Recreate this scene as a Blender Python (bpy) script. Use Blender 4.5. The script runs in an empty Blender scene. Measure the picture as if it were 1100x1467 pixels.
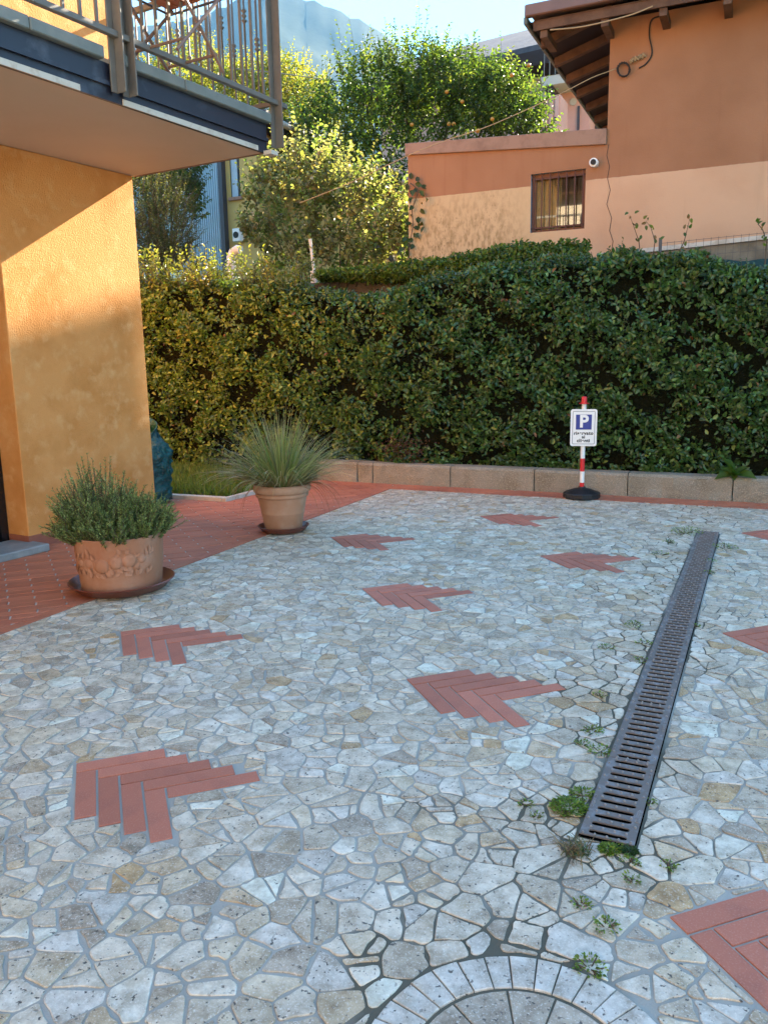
import bpy, bmesh, math, random
import numpy as np
from mathutils import Vector, Matrix, kdtree
from mathutils.geometry import tessellate_polygon

rng = np.random.default_rng(7)
random.seed(7)
R = math.radians
scene = bpy.context.scene
COL = scene.collection

# ------------------------------------------------------------------ camera
# world axes: +Y runs along the drain (away from the camera), +X to its right
CAM_H = 1.4
FPX = 1148.0                     # focal length in photo pixels (1100 wide)
PITCH, ROLL, HEAD = R(10.8), R(-1.05), R(24.7)
_f = np.array([0, math.cos(PITCH), -math.sin(PITCH)])
_u = np.array([0, math.sin(PITCH), math.cos(PITCH)])
_r = np.array([1.0, 0, 0])
_r, _u = (math.cos(ROLL)*_r + math.sin(ROLL)*_u, -math.sin(ROLL)*_r + math.cos(ROLL)*_u)
_ca, _sa = math.cos(HEAD), math.sin(HEAD)
def _rot(v): return np.array([v[0]*_ca - v[1]*_sa, v[0]*_sa + v[1]*_ca, v[2]])
FW, RT, UP = _rot(_f), _rot(_r), _rot(_u)
EYE = np.array([0, 0, CAM_H])
cam_data = bpy.data.cameras.new('camera')
cam = bpy.data.objects.new('camera', cam_data)
COL.objects.link(cam)
cam.matrix_world = Matrix(((RT[0], UP[0], -FW[0], 0), (RT[1], UP[1], -FW[1], 0), (RT[2], UP[2], -FW[2], CAM_H), (0, 0, 0, 1)))
cam_data.sensor_fit = 'HORIZONTAL'
cam_data.sensor_width = 36.0
cam_data.lens = 36.0*FPX/1100.0
cam_data.clip_start = 0.05
cam_data.clip_end = 8000
scene.camera = cam

# ------------------------------------------------------------------ world, sun, exposure
SUN_H, SUN_E = R(14.7), R(30.97)
world = bpy.data.worlds.new('World'); scene.world = world
world.use_nodes = True
wn = world.node_tree.nodes; wl = world.node_tree.links
bg = wn['Background']
sky = wn.new('ShaderNodeTexSky'); sky.sky_type = 'NISHITA'; sky.sun_disc = False
sky.sun_elevation = SUN_E; sky.sun_rotation = SUN_H
sky.air_density = 1.0; sky.dust_density = 0.0; sky.ozone_density = 1.6
# the phone's exposure blending flattens the sky: compress its luminance evenly in all directions
bw = wn.new('ShaderNodeRGBToBW'); wl.new(sky.outputs[0], bw.inputs[0])
dv = wn.new('ShaderNodeMath'); dv.operation = 'MULTIPLY_ADD'; wl.new(bw.outputs[0], dv.inputs[0]); dv.inputs[1].default_value = 0.6; dv.inputs[2].default_value = 1.0
tn = wn.new('ShaderNodeVectorMath'); tn.operation = 'MULTIPLY'; wl.new(sky.outputs[0], tn.inputs[0]); tn.inputs[1].default_value = (0.79, 0.96, 0.95)
sc = wn.new('ShaderNodeVectorMath'); sc.operation = 'DIVIDE'; wl.new(tn.outputs[0], sc.inputs[0]); wl.new(dv.outputs[0], sc.inputs[1])
wl.new(sc.outputs[0], bg.inputs[0]); bg.inputs[1].default_value = 0.15
sd = bpy.data.lights.new('sun', 'SUN'); sd.energy = 5.0; sd.angle = R(0.53); sd.color = (1.0, 0.86, 0.66)
sun = bpy.data.objects.new('sun', sd); COL.objects.link(sun)
sdir = Vector((math.sin(SUN_H)*math.cos(SUN_E), math.cos(SUN_H)*math.cos(SUN_E), math.sin(SUN_E)))
sun.rotation_euler = (-sdir).to_track_quat('-Z', 'Y').to_euler()
sun.location = (0, 0, 30)
vs = scene.view_settings
vs.view_transform = 'Standard'; vs.look = 'None'; vs.gamma = 1.0; vs.use_curve_mapping = False
vs.exposure = 3.22

# ------------------------------------------------------------------ pixel helpers (photo pixels, 1100 x 1467)
def ray(px, py): return FW + (px-550)/FPX*RT - (py-733.5)/FPX*UP
def G(px, py, z=0.0):
    d = ray(px, py); return EYE + d*((z-CAM_H)/d[2])
def PV(px, py, v):
    d = ray(px, py); return EYE + d*(v/d[1])
def PU(px, py, u):
    d = ray(px, py); return EYE + d*(u/d[0])
# left building frame: a = along the facade towards the camera, o = outwards
BA = R(5.5); B0 = np.array([-4.9, 5.68, 0.0])
EA = np.array([-math.sin(BA), -math.cos(BA), 0]); EO = np.array([math.cos(BA), -math.sin(BA), 0])
def BW(a, o, z): return B0 + EA*a + EO*o + np.array([0, 0, z])

# ------------------------------------------------------------------ materials
def nodes(m): return m.node_tree.nodes, m.node_tree.links
def M(name, col, rough=0.7, spec=0.4, var=None, var2=None, bump=None, metal=0.0, attr=False, coat=0.0):
    """principled with noise colour variation: var=(colour, scale, lo, hi); bump=(scale, strength, distance)"""
    m = bpy.data.materials.new(name); m.use_nodes = True
    n, l = nodes(m); b = n['Principled BSDF']
    b.inputs['Roughness'].default_value = rough
    b.inputs['Specular IOR Level'].default_value = spec
    b.inputs['Metallic'].default_value = metal
    tc = n.new('ShaderNodeTexCoord')
    src = None
    if attr:
        a = n.new('ShaderNodeAttribute'); a.attribute_name = 'Col'; src = a.outputs['Color']
    else:
        c = n.new('ShaderNodeRGB'); c.outputs[0].default_value = (*col, 1); src = c.outputs[0]
    for v in (var, var2):
        if not v: continue
        nz = n.new('ShaderNodeTexNoise'); nz.inputs['Scale'].default_value = v[1]; nz.inputs['Detail'].default_value = 6
        nz.inputs['Roughness'].default_value = 0.6
        l.new(tc.outputs['Object'], nz.inputs['Vector'])
        rp = n.new('ShaderNodeMapRange'); rp.inputs['From Min'].default_value = v[2]; rp.inputs['From Max'].default_value = v[3]
        l.new(nz.outputs['Fac'], rp.inputs['Value'])
        mx = n.new('ShaderNodeMix'); mx.data_type = 'RGBA'
        if len(v) > 4: mx.blend_type = v[4]
        l.new(rp.outputs[0], mx.inputs['Factor']); l.new(src, mx.inputs['A']); mx.inputs['B'].default_value = (*v[0], 1)
        src = mx.outputs['Result']
    l.new(src, b.inputs['Base Color'])
    if bump:
        nb = n.new('ShaderNodeTexNoise'); nb.inputs['Scale'].default_value = bump[0]; nb.inputs['Detail'].default_value = 8
        l.new(tc.outputs['Object'], nb.inputs['Vector'])
        bp = n.new('ShaderNodeBump'); bp.inputs['Strength'].default_value = bump[1]; bp.inputs['Distance'].default_value = bump[2]
        l.new(nb.outputs['Fac'], bp.inputs['Height']); l.new(bp.outputs[0], b.inputs['Normal'])
    return m
def vary(m, lo=0.78, hi=1.14):
    n, l = nodes(m); b = n['Principled BSDF']; src = b.inputs['Base Color'].links[0].from_socket
    oi = n.new('ShaderNodeObjectInfo'); mr = n.new('ShaderNodeMapRange'); mr.inputs['To Min'].default_value = lo; mr.inputs['To Max'].default_value = hi
    l.new(oi.outputs['Random'], mr.inputs['Value'])
    vm = n.new('ShaderNodeVectorMath'); vm.operation = 'MULTIPLY'; l.new(src, vm.inputs[0]); l.new(mr.outputs[0], vm.inputs[1]); l.new(vm.outputs[0], b.inputs['Base Color'])
    return m
def leaf_mat(name, rough=0.45, trans=0.35, spec=0.5, tint=(1.0, 1.0, 0.55)):
    m = bpy.data.materials.new(name); m.use_nodes = True
    n, l = nodes(m); b = n['Principled BSDF']; out = n['Material Output']
    a = n.new('ShaderNodeAttribute'); a.attribute_name = 'Col'
    l.new(a.outputs['Color'], b.inputs['Base Color'])
    b.inputs['Roughness'].default_value = rough; b.inputs['Specular IOR Level'].default_value = spec
    t = n.new('ShaderNodeBsdfTranslucent')
    mu = n.new('ShaderNodeMix'); mu.data_type = 'RGBA'; mu.blend_type = 'MULTIPLY'; mu.inputs['Factor'].default_value = 1
    l.new(a.outputs['Color'], mu.inputs['A']); mu.inputs['B'].default_value = (tint[0]*1.6, tint[1]*1.6, tint[2], 1)
    l.new(mu.outputs['Result'], t.inputs['Color'])
    ms = n.new('ShaderNodeMixShader'); ms.inputs[0].default_value = trans
    l.new(b.outputs[0], ms.inputs[1]); l.new(t.outputs[0], ms.inputs[2]); l.new(ms.outputs[0], out.inputs['Surface'])
    return m

MT = {}
MT['earth'] = M('earth', (0.10, 0.09, 0.05), 0.95, 0.1, var=((0.06, 0.08, 0.03), 0.8, 0.4, 0.6), bump=(20, 0.6, 0.02))
MT['ochre'] = M('ochre_plaster', (0.66, 0.305, 0.098), 0.85, 0.2, var=((0.55, 0.225, 0.058), 1.7, 0.46, 0.66),
                var2=((0.70, 0.38, 0.155), 9.0, 0.52, 0.75), bump=(95, 0.7, 0.008))
MT['soffit'] = M('soffit_paint', (0.60, 0.45, 0.33), 0.8, 0.2, var=((0.56, 0.41, 0.29), 1.2, 0.4, 0.7), bump=(60, 0.1, 0.003))
MT['skirt'] = M('skirting_cotto', (0.30, 0.10, 0.06), 0.6, 0.4, var=((0.24, 0.08, 0.05), 9, 0.4, 0.7))
MT['dark_steel'] = M('blue_black_steel', (0.013, 0.014, 0.026), 0.42, 0.5, var=((0.06, 0.065, 0.085), 3.5, 0.60, 0.72), bump=(9, 0.15, 0.01))
MT['grey_steel'] = M('grey_painted_steel', (0.13, 0.115, 0.095), 0.5, 0.5, var=((0.16, 0.14, 0.115), 12, 0.4, 0.7))
MT['coping'] = M('coping_slate', (0.15, 0.165, 0.15), 0.55, 0.4, var=((0.21, 0.215, 0.19), 5, 0.4, 0.65), bump=(80, 0.2, 0.003))
MT['flange'] = M('white_flange', (0.55, 0.50, 0.42), 0.6, 0.3, var=((0.4, 0.33, 0.25), 12, 0.5, 0.7))
MT['black'] = M('door_black', (0.012, 0.011, 0.012), 0.25, 0.5)
MT['sill'] = M('sill_stone', (0.22, 0.245, 0.245), 0.5, 0.4, var=((0.30, 0.325, 0.32), 7, 0.45, 0.65), bump=(60, 0.2, 0.004))
MT['brick'] = M('paving_cotto', (0.48, 0.16, 0.085), 0.62, 0.35, var=((0.34, 0.105, 0.06), 2.2, 0.42, 0.66), var2=((0.53, 0.21, 0.13), 240, 0.5, 0.75), bump=(300, 0.25, 0.002))
MT['brick2'] = M('arrow_cotto', (0.44, 0.15, 0.095), 0.62, 0.35, var=((0.33, 0.115, 0.08), 9.0, 0.48, 0.70), var2=((0.50, 0.23, 0.16), 190, 0.52, 0.72), bump=(320, 0.2, 0.002))
vary(MT['brick2'], 0.84, 1.12); vary(MT['brick'], 0.86, 1.10)
MT['kerb'] = M('kerb_granite', (0.27, 0.24, 0.185), 0.8, 0.25, var=((0.21, 0.18, 0.13), 3.2, 0.45, 0.62), var2=((0.46, 0.41, 0.32), 110, 0.5, 0.7), bump=(70, 0.9, 0.012))
MT['concrete'] = M('old_concrete', (0.10, 0.078, 0.052), 0.9, 0.2, var=((0.055, 0.045, 0.03), 2.6, 0.42, 0.62), bump=(40, 0.6, 0.01))
MT['render_grey'] = M('rough_grey_render', (0.24, 0.20, 0.14), 0.9, 0.2, var=((0.16, 0.135, 0.095), 5, 0.42, 0.65), bump=(55, 0.8, 0.01))
MT['terracotta'] = M('terracotta', (0.365, 0.165, 0.092), 0.75, 0.25, var=((0.43, 0.245, 0.165), 4.5, 0.45, 0.7), var2=((0.30, 0.11, 0.055), 2.6, 0.5, 0.75), bump=(70, 0.2, 0.003))
MT['terracotta2'] = M('terracotta_pale', (0.42, 0.225, 0.135), 0.75, 0.25, var=((0.50, 0.335, 0.235), 5.0, 0.42, 0.68), var2=((0.40, 0.19, 0.105), 3.3, 0.58, 0.75), bump=(70, 0.2, 0.003))
MT['saucer'] = M('saucer_brown', (0.17, 0.045, 0.025), 0.35, 0.5, var=((0.10, 0.03, 0.02), 7, 0.45, 0.7))
MT['soil'] = M('potting_soil', (0.035, 0.025, 0.018), 0.95, 0.1, bump=(60, 1, 0.02))
MT['bag'] = M('teal_bag', (0.006, 0.085, 0.085), 0.42, 0.5, var=((0.004, 0.05, 0.055), 7, 0.4, 0.65), bump=(14, 1.0, 0.06))
MT['bark'] = M('bark', (0.12, 0.09, 0.06), 0.9, 0.2, var=((0.06, 0.045, 0.03), 8, 0.4, 0.7), bump=(30, 0.6, 0.01))
MT['dark_core'] = M('shade_core', (0.014, 0.016, 0.009), 0.95, 0.0, bump=(25, 1, 0.05))  # inner shade of the hedge put into a dark core colour
MT['white'] = M('white_paint', (0.80, 0.80, 0.78), 0.4, 0.5)
MT['offwhite'] = M('white_plastic', (0.62, 0.60, 0.55), 0.5, 0.4, var=((0.5, 0.47, 0.4), 6, 0.45, 0.7))
MT['red'] = M('red_plastic', (0.62, 0.018, 0.025), 0.4, 0.5)
MT['blue'] = M('sign_blue', (0.005, 0.03, 0.24), 0.4, 0.5)
MT['ink'] = M('sign_ink', (0.008, 0.008, 0.008), 0.5, 0.4)
MT['line'] = M('sign_line', (0.30, 0.30, 0.32), 0.5, 0.4)
MT['rubber'] = M('black_rubber', (0.014, 0.013, 0.014), 0.5, 0.4, bump=(60, 0.1, 0.002))
MT['iron'] = M('cast_iron', (0.165, 0.14, 0.125), 0.6, 0.5, var=((0.16, 0.10, 0.07), 5.5, 0.52, 0.70), var2=((0.24, 0.24, 0.25), 22, 0.5, 0.7), metal=0.2, bump=(160, 0.25, 0.003))
MT['iron_worn_lit'] = M('worn_lit_iron', (0.26, 0.25, 0.245), 0.4, 0.5, metal=0.3)  # raised iron worn lighter; light's contrast on studs and letters put into colour
MT['trough'] = M('trough_dark', (0.008, 0.007, 0.006), 0.95, 0.0)
MT['wood'] = M('orange_wood', (0.40, 0.12, 0.045), 0.55, 0.3, var=((0.25, 0.07, 0.03), 14, 0.4, 0.65))
MT['tube'] = M('brown_tube', (0.20, 0.12, 0.085), 0.5, 0.5)
MT['beam'] = M('brown_beam', (0.14, 0.075, 0.045), 0.8, 0.2, var=((0.09, 0.048, 0.03), 6, 0.4, 0.65), bump=(40, 0.4, 0.006))
MT['boards'] = M('dark_boards', (0.040, 0.028, 0.026), 0.85, 0.2, var=((0.04, 0.03, 0.03), 5, 0.4, 0.65))
MT['fascia'] = M('brown_gutter', (0.17, 0.088, 0.062), 0.45, 0.5, var=((0.13, 0.07, 0.05), 4, 0.4, 0.7))
MT['pipe_green'] = M('weathered_gutter', (0.09, 0.10, 0.085), 0.6, 0.4)
MT['cap'] = M('parapet_cap', (0.30, 0.18, 0.125), 0.7, 0.3, var=((0.22, 0.13, 0.09), 7, 0.45, 0.7))
MT['winframe'] = M('window_frame_brown', (0.20, 0.075, 0.03), 0.55, 0.4, var=((0.13, 0.045, 0.02), 9, 0.4, 0.7))
MT['bars'] = M('rusty_bars', (0.10, 0.035, 0.022), 0.6, 0.4)
MT['glass'] = M('window_glass', (0.25, 0.22, 0.15), 0.06, 0.8)
MT['curtain'] = M('curtain', (0.42, 0.30, 0.13), 0.8, 0.2, var=((0.33, 0.23, 0.10), 20, 0.4, 0.7))
MT['reveal'] = M('window_reveal', (0.33, 0.35, 0.40), 0.8, 0.2)
MT['cable'] = M('cable_black', (0.025, 0.022, 0.02), 0.6, 0.3)
MT['cable_tan'] = M('cable_tan', (0.38, 0.27, 0.15), 0.6, 0.3)
MT['cable_grey'] = M('cable_grey', (0.16, 0.15, 0.13), 0.6, 0.3)
MT['yellow'] = M('yellow_render', (0.52, 0.385, 0.135), 0.85, 0.2, var=((0.46, 0.33, 0.12), 1.5, 0.4, 0.7), bump=(60, 0.2, 0.004))
MT['sheet'] = M('pale_blue_sheet', (0.40, 0.50, 0.56), 0.42, 0.5, var=((0.33, 0.43, 0.49), 2.5, 0.4, 0.7))
MT['trim'] = M('dark_trim', (0.055, 0.055, 0.065), 0.5, 0.4)
MT['pane_blue'] = M('pane_blue', (0.07, 0.10, 0.14), 0.1, 0.8)
MT['roof_far'] = M('dark_slate_roof', (0.055, 0.058, 0.075), 0.7, 0.3, var=((0.09, 0.09, 0.10), 2.5, 0.45, 0.65), bump=(8, 0.4, 0.03))
MT['pink'] = M('pink_render', (0.58, 0.37, 0.30), 0.85, 0.2, var=((0.5, 0.31, 0.25), 1.2, 0.4, 0.7))
MT['cream'] = M('cream_render', (0.55, 0.46, 0.36), 0.85, 0.2)
MT['pale_edge'] = M('pale_balcony_edge', (0.45, 0.47, 0.42), 0.7, 0.3)
MT['green_net'] = M('green_netting', (0.010, 0.055, 0.060), 0.7, 0.3, bump=(30, 0.5, 0.02))
MT['wire'] = M('fence_wire', (0.10, 0.09, 0.08), 0.6, 0.4)
MT['leaf'] = leaf_mat('leaf_glossy', 0.33, 0.25, 0.6)
MT['leaf_soft'] = leaf_mat('leaf_soft', 0.5, 0.40, 0.4)
MT['leaf_back'] = leaf_mat('leaf_thin', 0.5, 0.45, 0.35, (0.95, 1.0, 0.7))
MT['needle'] = leaf_mat('needle', 0.6, 0.2, 0.2)
MT['blade'] = leaf_mat('grass_blade', 0.5, 0.3, 0.4)
MT['fruit'] = M('orange_fruit', (0.52, 0.22, 0.03), 0.4, 0.4)
MT['attr'] = M('attr_plain', (1, 1, 1), 0.7, 0.3, attr=True)

# travertine: per-stone colour from the attribute, clouding, veins and pits
def stone_material():
    m = bpy.data.materials.new('travertine'); m.use_nodes = True
    n, l = nodes(m); b = n['Principled BSDF']
    tc = n.new('ShaderNodeTexCoord'); a = n.new('ShaderNodeAttribute'); a.attribute_name = 'Col'
    vm = n.new('ShaderNodeVectorMath'); vm.operation = 'MULTIPLY_ADD'    # shift the pattern stone by stone
    l.new(a.outputs['Color'], vm.inputs[0]); vm.inputs[1].default_value = (37, 53, 71); l.new(tc.outputs['Object'], vm.inputs[2])
    def noise(scale, det, rough=0.6):
        q = n.new('ShaderNodeTexNoise'); q.inputs['Scale'].default_value = scale; q.inputs['Detail'].default_value = det
        q.inputs['Roughness'].default_value = rough; l.new(vm.outputs[0], q.inputs['Vector']); return q
    def rng_(sock, lo, hi, a0=0.0, a1=1.0):
        q = n.new('ShaderNodeMapRange'); q.inputs['From Min'].default_value = lo; q.inputs['From Max'].default_value = hi
        q.inputs['To Min'].default_value = a0; q.inputs['To Max'].default_value = a1; l.new(sock, q.inputs['Value']); return q.outputs[0]
    def mix(f, A, B, mode='MIX'):
        q = n.new('ShaderNodeMix'); q.data_type = 'RGBA'; q.blend_type = mode
        l.new(f, q.inputs['Factor']); l.new(A, q.inputs['A'])
        if isinstance(B, tuple): q.inputs['B'].default_value = (*B, 1)
        else: l.new(B, q.inputs['B'])
        return q.outputs['Result']
    cloud = noise(16, 8, 0.7); c1 = mix(rng_(cloud.outputs['Fac'], 0.38, 0.64), a.outputs['Color'], (0.50, 0.465, 0.42), 'MULTIPLY')
    warm = noise(9, 5); c2 = mix(rng_(warm.outputs['Fac'], 0.58, 0.75, 0, 0.55), c1, (0.42, 0.31, 0.17))
    fine = noise(170, 4, 0.7); c3 = mix(rng_(fine.outputs['Fac'], 0.54, 0.68, 0, 0.8), c2, (0.74, 0.70, 0.63))
    pit = noise(75, 3, 0.55); pf = rng_(pit.outputs['Fac'], 0.625, 0.665)
    big = noise(7, 2); pm = n.new('ShaderNodeMath'); pm.operation = 'MULTIPLY'; l.new(pf, pm.inputs[0]); l.new(rng_(big.outputs['Fac'], 0.36, 0.52), pm.inputs[1])
    c4 = mix(pm.outputs[0], c3, (0.09, 0.08, 0.07))
    l.new(c4, b.inputs['Base Color'])
    l.new(rng_(cloud.outputs['Fac'], 0.3, 0.7, 0.36, 0.62), b.inputs['Roughness'])
    b.inputs['Specular IOR Level'].default_value = 0.5
    hs = n.new('ShaderNodeMath'); hs.operation = 'MULTIPLY_ADD'; l.new(pm.outputs[0], hs.inputs[0]); hs.inputs[1].default_value = -1.2; l.new(fine.outputs['Fac'], hs.inputs[2])
    ad = n.new('ShaderNodeMath'); ad.operation = 'MULTIPLY_ADD'; l.new(cloud.outputs['Fac'], ad.inputs[0]); ad.inputs[1].default_value = 2.0; l.new(hs.outputs[0], ad.inputs[2])
    bp = n.new('ShaderNodeBump'); bp.inputs['Strength'].default_value = 0.5; bp.inputs['Distance'].default_value = 0.003
    l.new(ad.outputs[0], bp.inputs['Height']); l.new(bp.outputs[0], b.inputs['Normal'])
    return m
MT['stone'] = stone_material()

def mortar_material():
    m = bpy.data.materials.new('mortar'); m.use_nodes = True
    n, l = nodes(m); b = n['Principled BSDF']; tc = n.new('ShaderNodeTexCoord')
    sx = n.new('ShaderNodeSeparateXYZ'); l.new(tc.outputs['Object'], sx.inputs[0])
    # soil-filled joints in an irregular belt along the drain
    d = n.new('ShaderNodeMath'); d.operation = 'ADD'; l.new(sx.outputs['X'], d.inputs[0]); d.inputs[1].default_value = 0.40
    ab = n.new('ShaderNodeMath'); ab.operation = 'ABSOLUTE'; l.new(d.outputs[0], ab.inputs[0])
    nz = n.new('ShaderNodeTexNoise'); nz.inputs['Scale'].default_value = 1.7; nz.inputs['Detail'].default_value = 5; l.new(tc.outputs['Object'], nz.inputs['Vector'])
    s = n.new('ShaderNodeMath'); s.operation = 'MULTIPLY_ADD'; l.new(nz.outputs['Fac'], s.inputs[0]); s.inputs[1].default_value = -1.9; l.new(ab.outputs[0], s.inputs[2])
    mr = n.new('ShaderNodeMapRange'); mr.inputs['From Min'].default_value = -0.62; mr.inputs['From Max'].default_value = -0.84; l.new(s.outputs[0], mr.inputs['Value'])
    n2 = n.new('ShaderNodeTexNoise'); n2.inputs['Scale'].default_value = 4; n2.inputs['Detail'].default_value = 6; l.new(tc.outputs['Object'], n2.inputs['Vector'])
    r2 = n.new('ShaderNodeMapRange'); r2.inputs['From Min'].default_value = 0.35; r2.inputs['From Max'].default_value = 0.68; l.new(n2.outputs['Fac'], r2.inputs['Value'])
    c1 = n.new('ShaderNodeMix'); c1.data_type = 'RGBA'; c1.inputs['A'].default_value = (0.37, 0.36, 0.32, 1); c1.inputs['B'].default_value = (0.29, 0.28, 0.245, 1)
    l.new(r2.outputs[0], c1.inputs['Factor'])
    c2 = n.new('ShaderNodeMix'); c2.data_type = 'RGBA'; c2.inputs['B'].default_value = (0.095, 0.09, 0.066, 1)
    l.new(mr.outputs[0], c2.inputs['Factor']); l.new(c1.outputs['Result'], c2.inputs['A']); l.new(c2.outputs['Result'], b.inputs['Base Color'])
    b.inputs['Roughness'].default_value = 0.9
    n3 = n.new('ShaderNodeTexNoise'); n3.inputs['Scale'].default_value = 150; l.new(tc.outputs['Object'], n3.inputs['Vector'])
    bp = n.new('ShaderNodeBump'); bp.inputs['Strength'].default_value = 0.5; bp.inputs['Distance'].default_value = 0.004
    l.new(n3.outputs['Fac'], bp.inputs['Height']); l.new(bp.outputs[0], b.inputs['Normal'])
    return m
MT['mortar'] = mortar_material()

# two-tone painted render of the neighbouring house: the paint line is level
PAINT_Z = float(PV(838, 258, 11.4)[2])
def house_material():
    m = bpy.data.materials.new('two_tone_render'); m.use_nodes = True
    n, l = nodes(m); b = n['Principled BSDF']; tc = n.new('ShaderNodeTexCoord')
    sx = n.new('ShaderNodeSeparateXYZ'); l.new(tc.outputs['Object'], sx.inputs[0])
    def noise(scale, det=6, vec=None):
        q = n.new('ShaderNodeTexNoise'); q.inputs['Scale'].default_value = scale; q.inputs['Detail'].default_value = det
        l.new(vec or tc.outputs['Object'], q.inputs['Vector']); return q.outputs['Fac']
    def mr(s, lo, hi, t0=0.0, t1=1.0):
        q = n.new('ShaderNodeMapRange'); q.inputs['From Min'].default_value = lo; q.inputs['From Max'].default_value = hi
        q.inputs['To Min'].default_value = t0; q.inputs['To Max'].default_value = t1; l.new(s, q.inputs['Value']); return q.outputs[0]
    def mix(f, A, B):
        q = n.new('ShaderNodeMix'); q.data_type = 'RGBA'; l.new(f, q.inputs['Factor'])
        for k, v in (('A', A), ('B', B)):
            if isinstance(v, tuple): q.inputs[k].default_value = (*v, 1)
            else: l.new(v, q.inputs[k])
        return q.outputs['Result']
    def mul(a_, b_):
        q = n.new('ShaderNodeMath'); q.operation = 'MULTIPLY'; l.new(a_, q.inputs[0]); l.new(b_, q.inputs[1]); return q.outputs[0]
    st = n.new('ShaderNodeMapping'); st.inputs['Scale'].default_value = (9, 9, 0.7); l.new(tc.outputs['Object'], st.inputs[0])
    streak = noise(1.0, 5, st.outputs[0])
    upper = mix(mr(noise(1.1), 0.42, 0.68), (0.345, 0.165, 0.085), (0.29, 0.135, 0.067))
    upper = mix(mr(streak, 0.58, 0.78, 0, 0.35), upper, (0.25, 0.10, 0.05))
    lower = mix(mr(noise(1.4), 0.42, 0.68), (0.58, 0.355, 0.215), (0.52, 0.305, 0.18))
    lower = mix(mr(streak, 0.62, 0.8, 0, 0.4), lower, (0.45, 0.28, 0.165))
    # grime rising from below on the left wing
    wing = mr(sx.outputs['X'], -2.9, -3.4)
    lower = mix(mr(sx.outputs['X'], -2.2, -2.9, 0, 0.75), lower, (0.53, 0.39, 0.215))
    low = mr(sx.outputs['Z'], PAINT_Z+0.1, PAINT_Z-0.7, 0.15, 1.0)
    gs = n.new('ShaderNodeMapping'); gs.inputs['Scale'].default_value = (24, 24, 11); l.new(tc.outputs['Object'], gs.inputs[0])
    grime = mul(mul(mr(noise(1.0, 9, gs.outputs[0]), 0.42, 0.66), low), wing)
    lower = mix(grime, lower, (0.30, 0.205, 0.10))
    grime2 = mul(mul(mr(noise(2.2, 9, gs.outputs[0]), 0.56, 0.66), mul(mr(noise(1.6, 4), 0.45, 0.6), low)), wing)
    lower = mix(grime2, lower, (0.16, 0.11, 0.05))
    edge = n.new('ShaderNodeMath'); edge.operation = 'MULTIPLY_ADD'; l.new(noise(14), edge.inputs[0]); edge.inputs[1].default_value = 0.014; l.new(sx.outputs['Z'], edge.inputs[2])
    sel = mr(edge.outputs[0], PAINT_Z+0.004, PAINT_Z+0.010)
    l.new(mix(sel, lower, upper), b.inputs['Base Color'])
    b.inputs['Roughness'].default_value = 0.88; b.inputs['Specular IOR Level'].default_value = 0.2
    bp = n.new('ShaderNodeBump'); bp.inputs['Strength'].default_value = 0.35; bp.inputs['Distance'].default_value = 0.006
    l.new(noise(45, 8), bp.inputs['Height']); l.new(bp.outputs[0], b.inputs['Normal'])
    return m
MT['house'] = house_material()

# ------------------------------------------------------------------ object helpers
def tag(o, label=None, cat=None, group=None, kind=None):
    if label: o['label'] = label
    if cat: o['category'] = cat
    if group: o['group'] = group
    if kind: o['kind'] = kind
    return o
def link(o, parent=None):
    COL.objects.link(o)
    if parent is not None:
        o.parent = parent; o.matrix_parent_inverse = wm(parent).inverted()
    return o
def wm(o):
    m = o.matrix_basis.copy()
    return wm(o.parent) @ o.matrix_parent_inverse @ m if o.parent else m
def empty(name, loc=(0, 0, 0), rz=0.0):
    o = bpy.data.objects.new(name, None); o.location = tuple(float(c) for c in loc); o.rotation_euler = (0, 0, rz)
    o.empty_display_size = 0.1
    return link(o)
def mesh(name, verts, faces, mat, cols=None, smooth=False):
    me = bpy.data.meshes.new(name)
    me.from_pydata([tuple(map(float, v)) for v in verts], [], [tuple(f) for f in faces])
    if mat is not None: me.materials.append(mat)
    if cols is not None:
        at = me.color_attributes.new('Col', 'FLOAT_COLOR', 'POINT')
        c = np.ones((len(verts), 4), np.float32); c[:, :3] = cols
        at.data.foreach_set('color', c.ravel())
    if smooth: me.polygons.foreach_set('use_smooth', [True]*len(me.polygons))
    me.update(); return me
def obj(name, me, parent=None): return link(bpy.data.objects.new(name, me), parent)
def quadmesh(name, V, F, mat, cols=None, smooth=False):
    """fast path: V (n,3) array, F (m,4) array of quads"""
    me = bpy.data.meshes.new(name)
    me.vertices.add(len(V)); me.vertices.foreach_set('co', np.ascontiguousarray(V, np.float32).ravel())
    k = F.shape[1]
    me.loops.add(F.size); me.loops.foreach_set('vertex_index', np.ascontiguousarray(F, np.int32).ravel())
    me.polygons.add(len(F)); me.polygons.foreach_set('loop_start', np.arange(0, F.size, k, dtype=np.int32))
    if mat is not None: me.materials.append(mat)
    if cols is not None:
        at = me.color_attributes.new('Col', 'FLOAT_COLOR', 'POINT')
        c = np.ones((len(V), 4), np.float32); c[:, :3] = cols
        at.data.foreach_set('color', c.ravel())
    if smooth: me.polygons.foreach_set('use_smooth', np.ones(len(F), bool))
    me.update(calc_edges=True); return me

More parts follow.
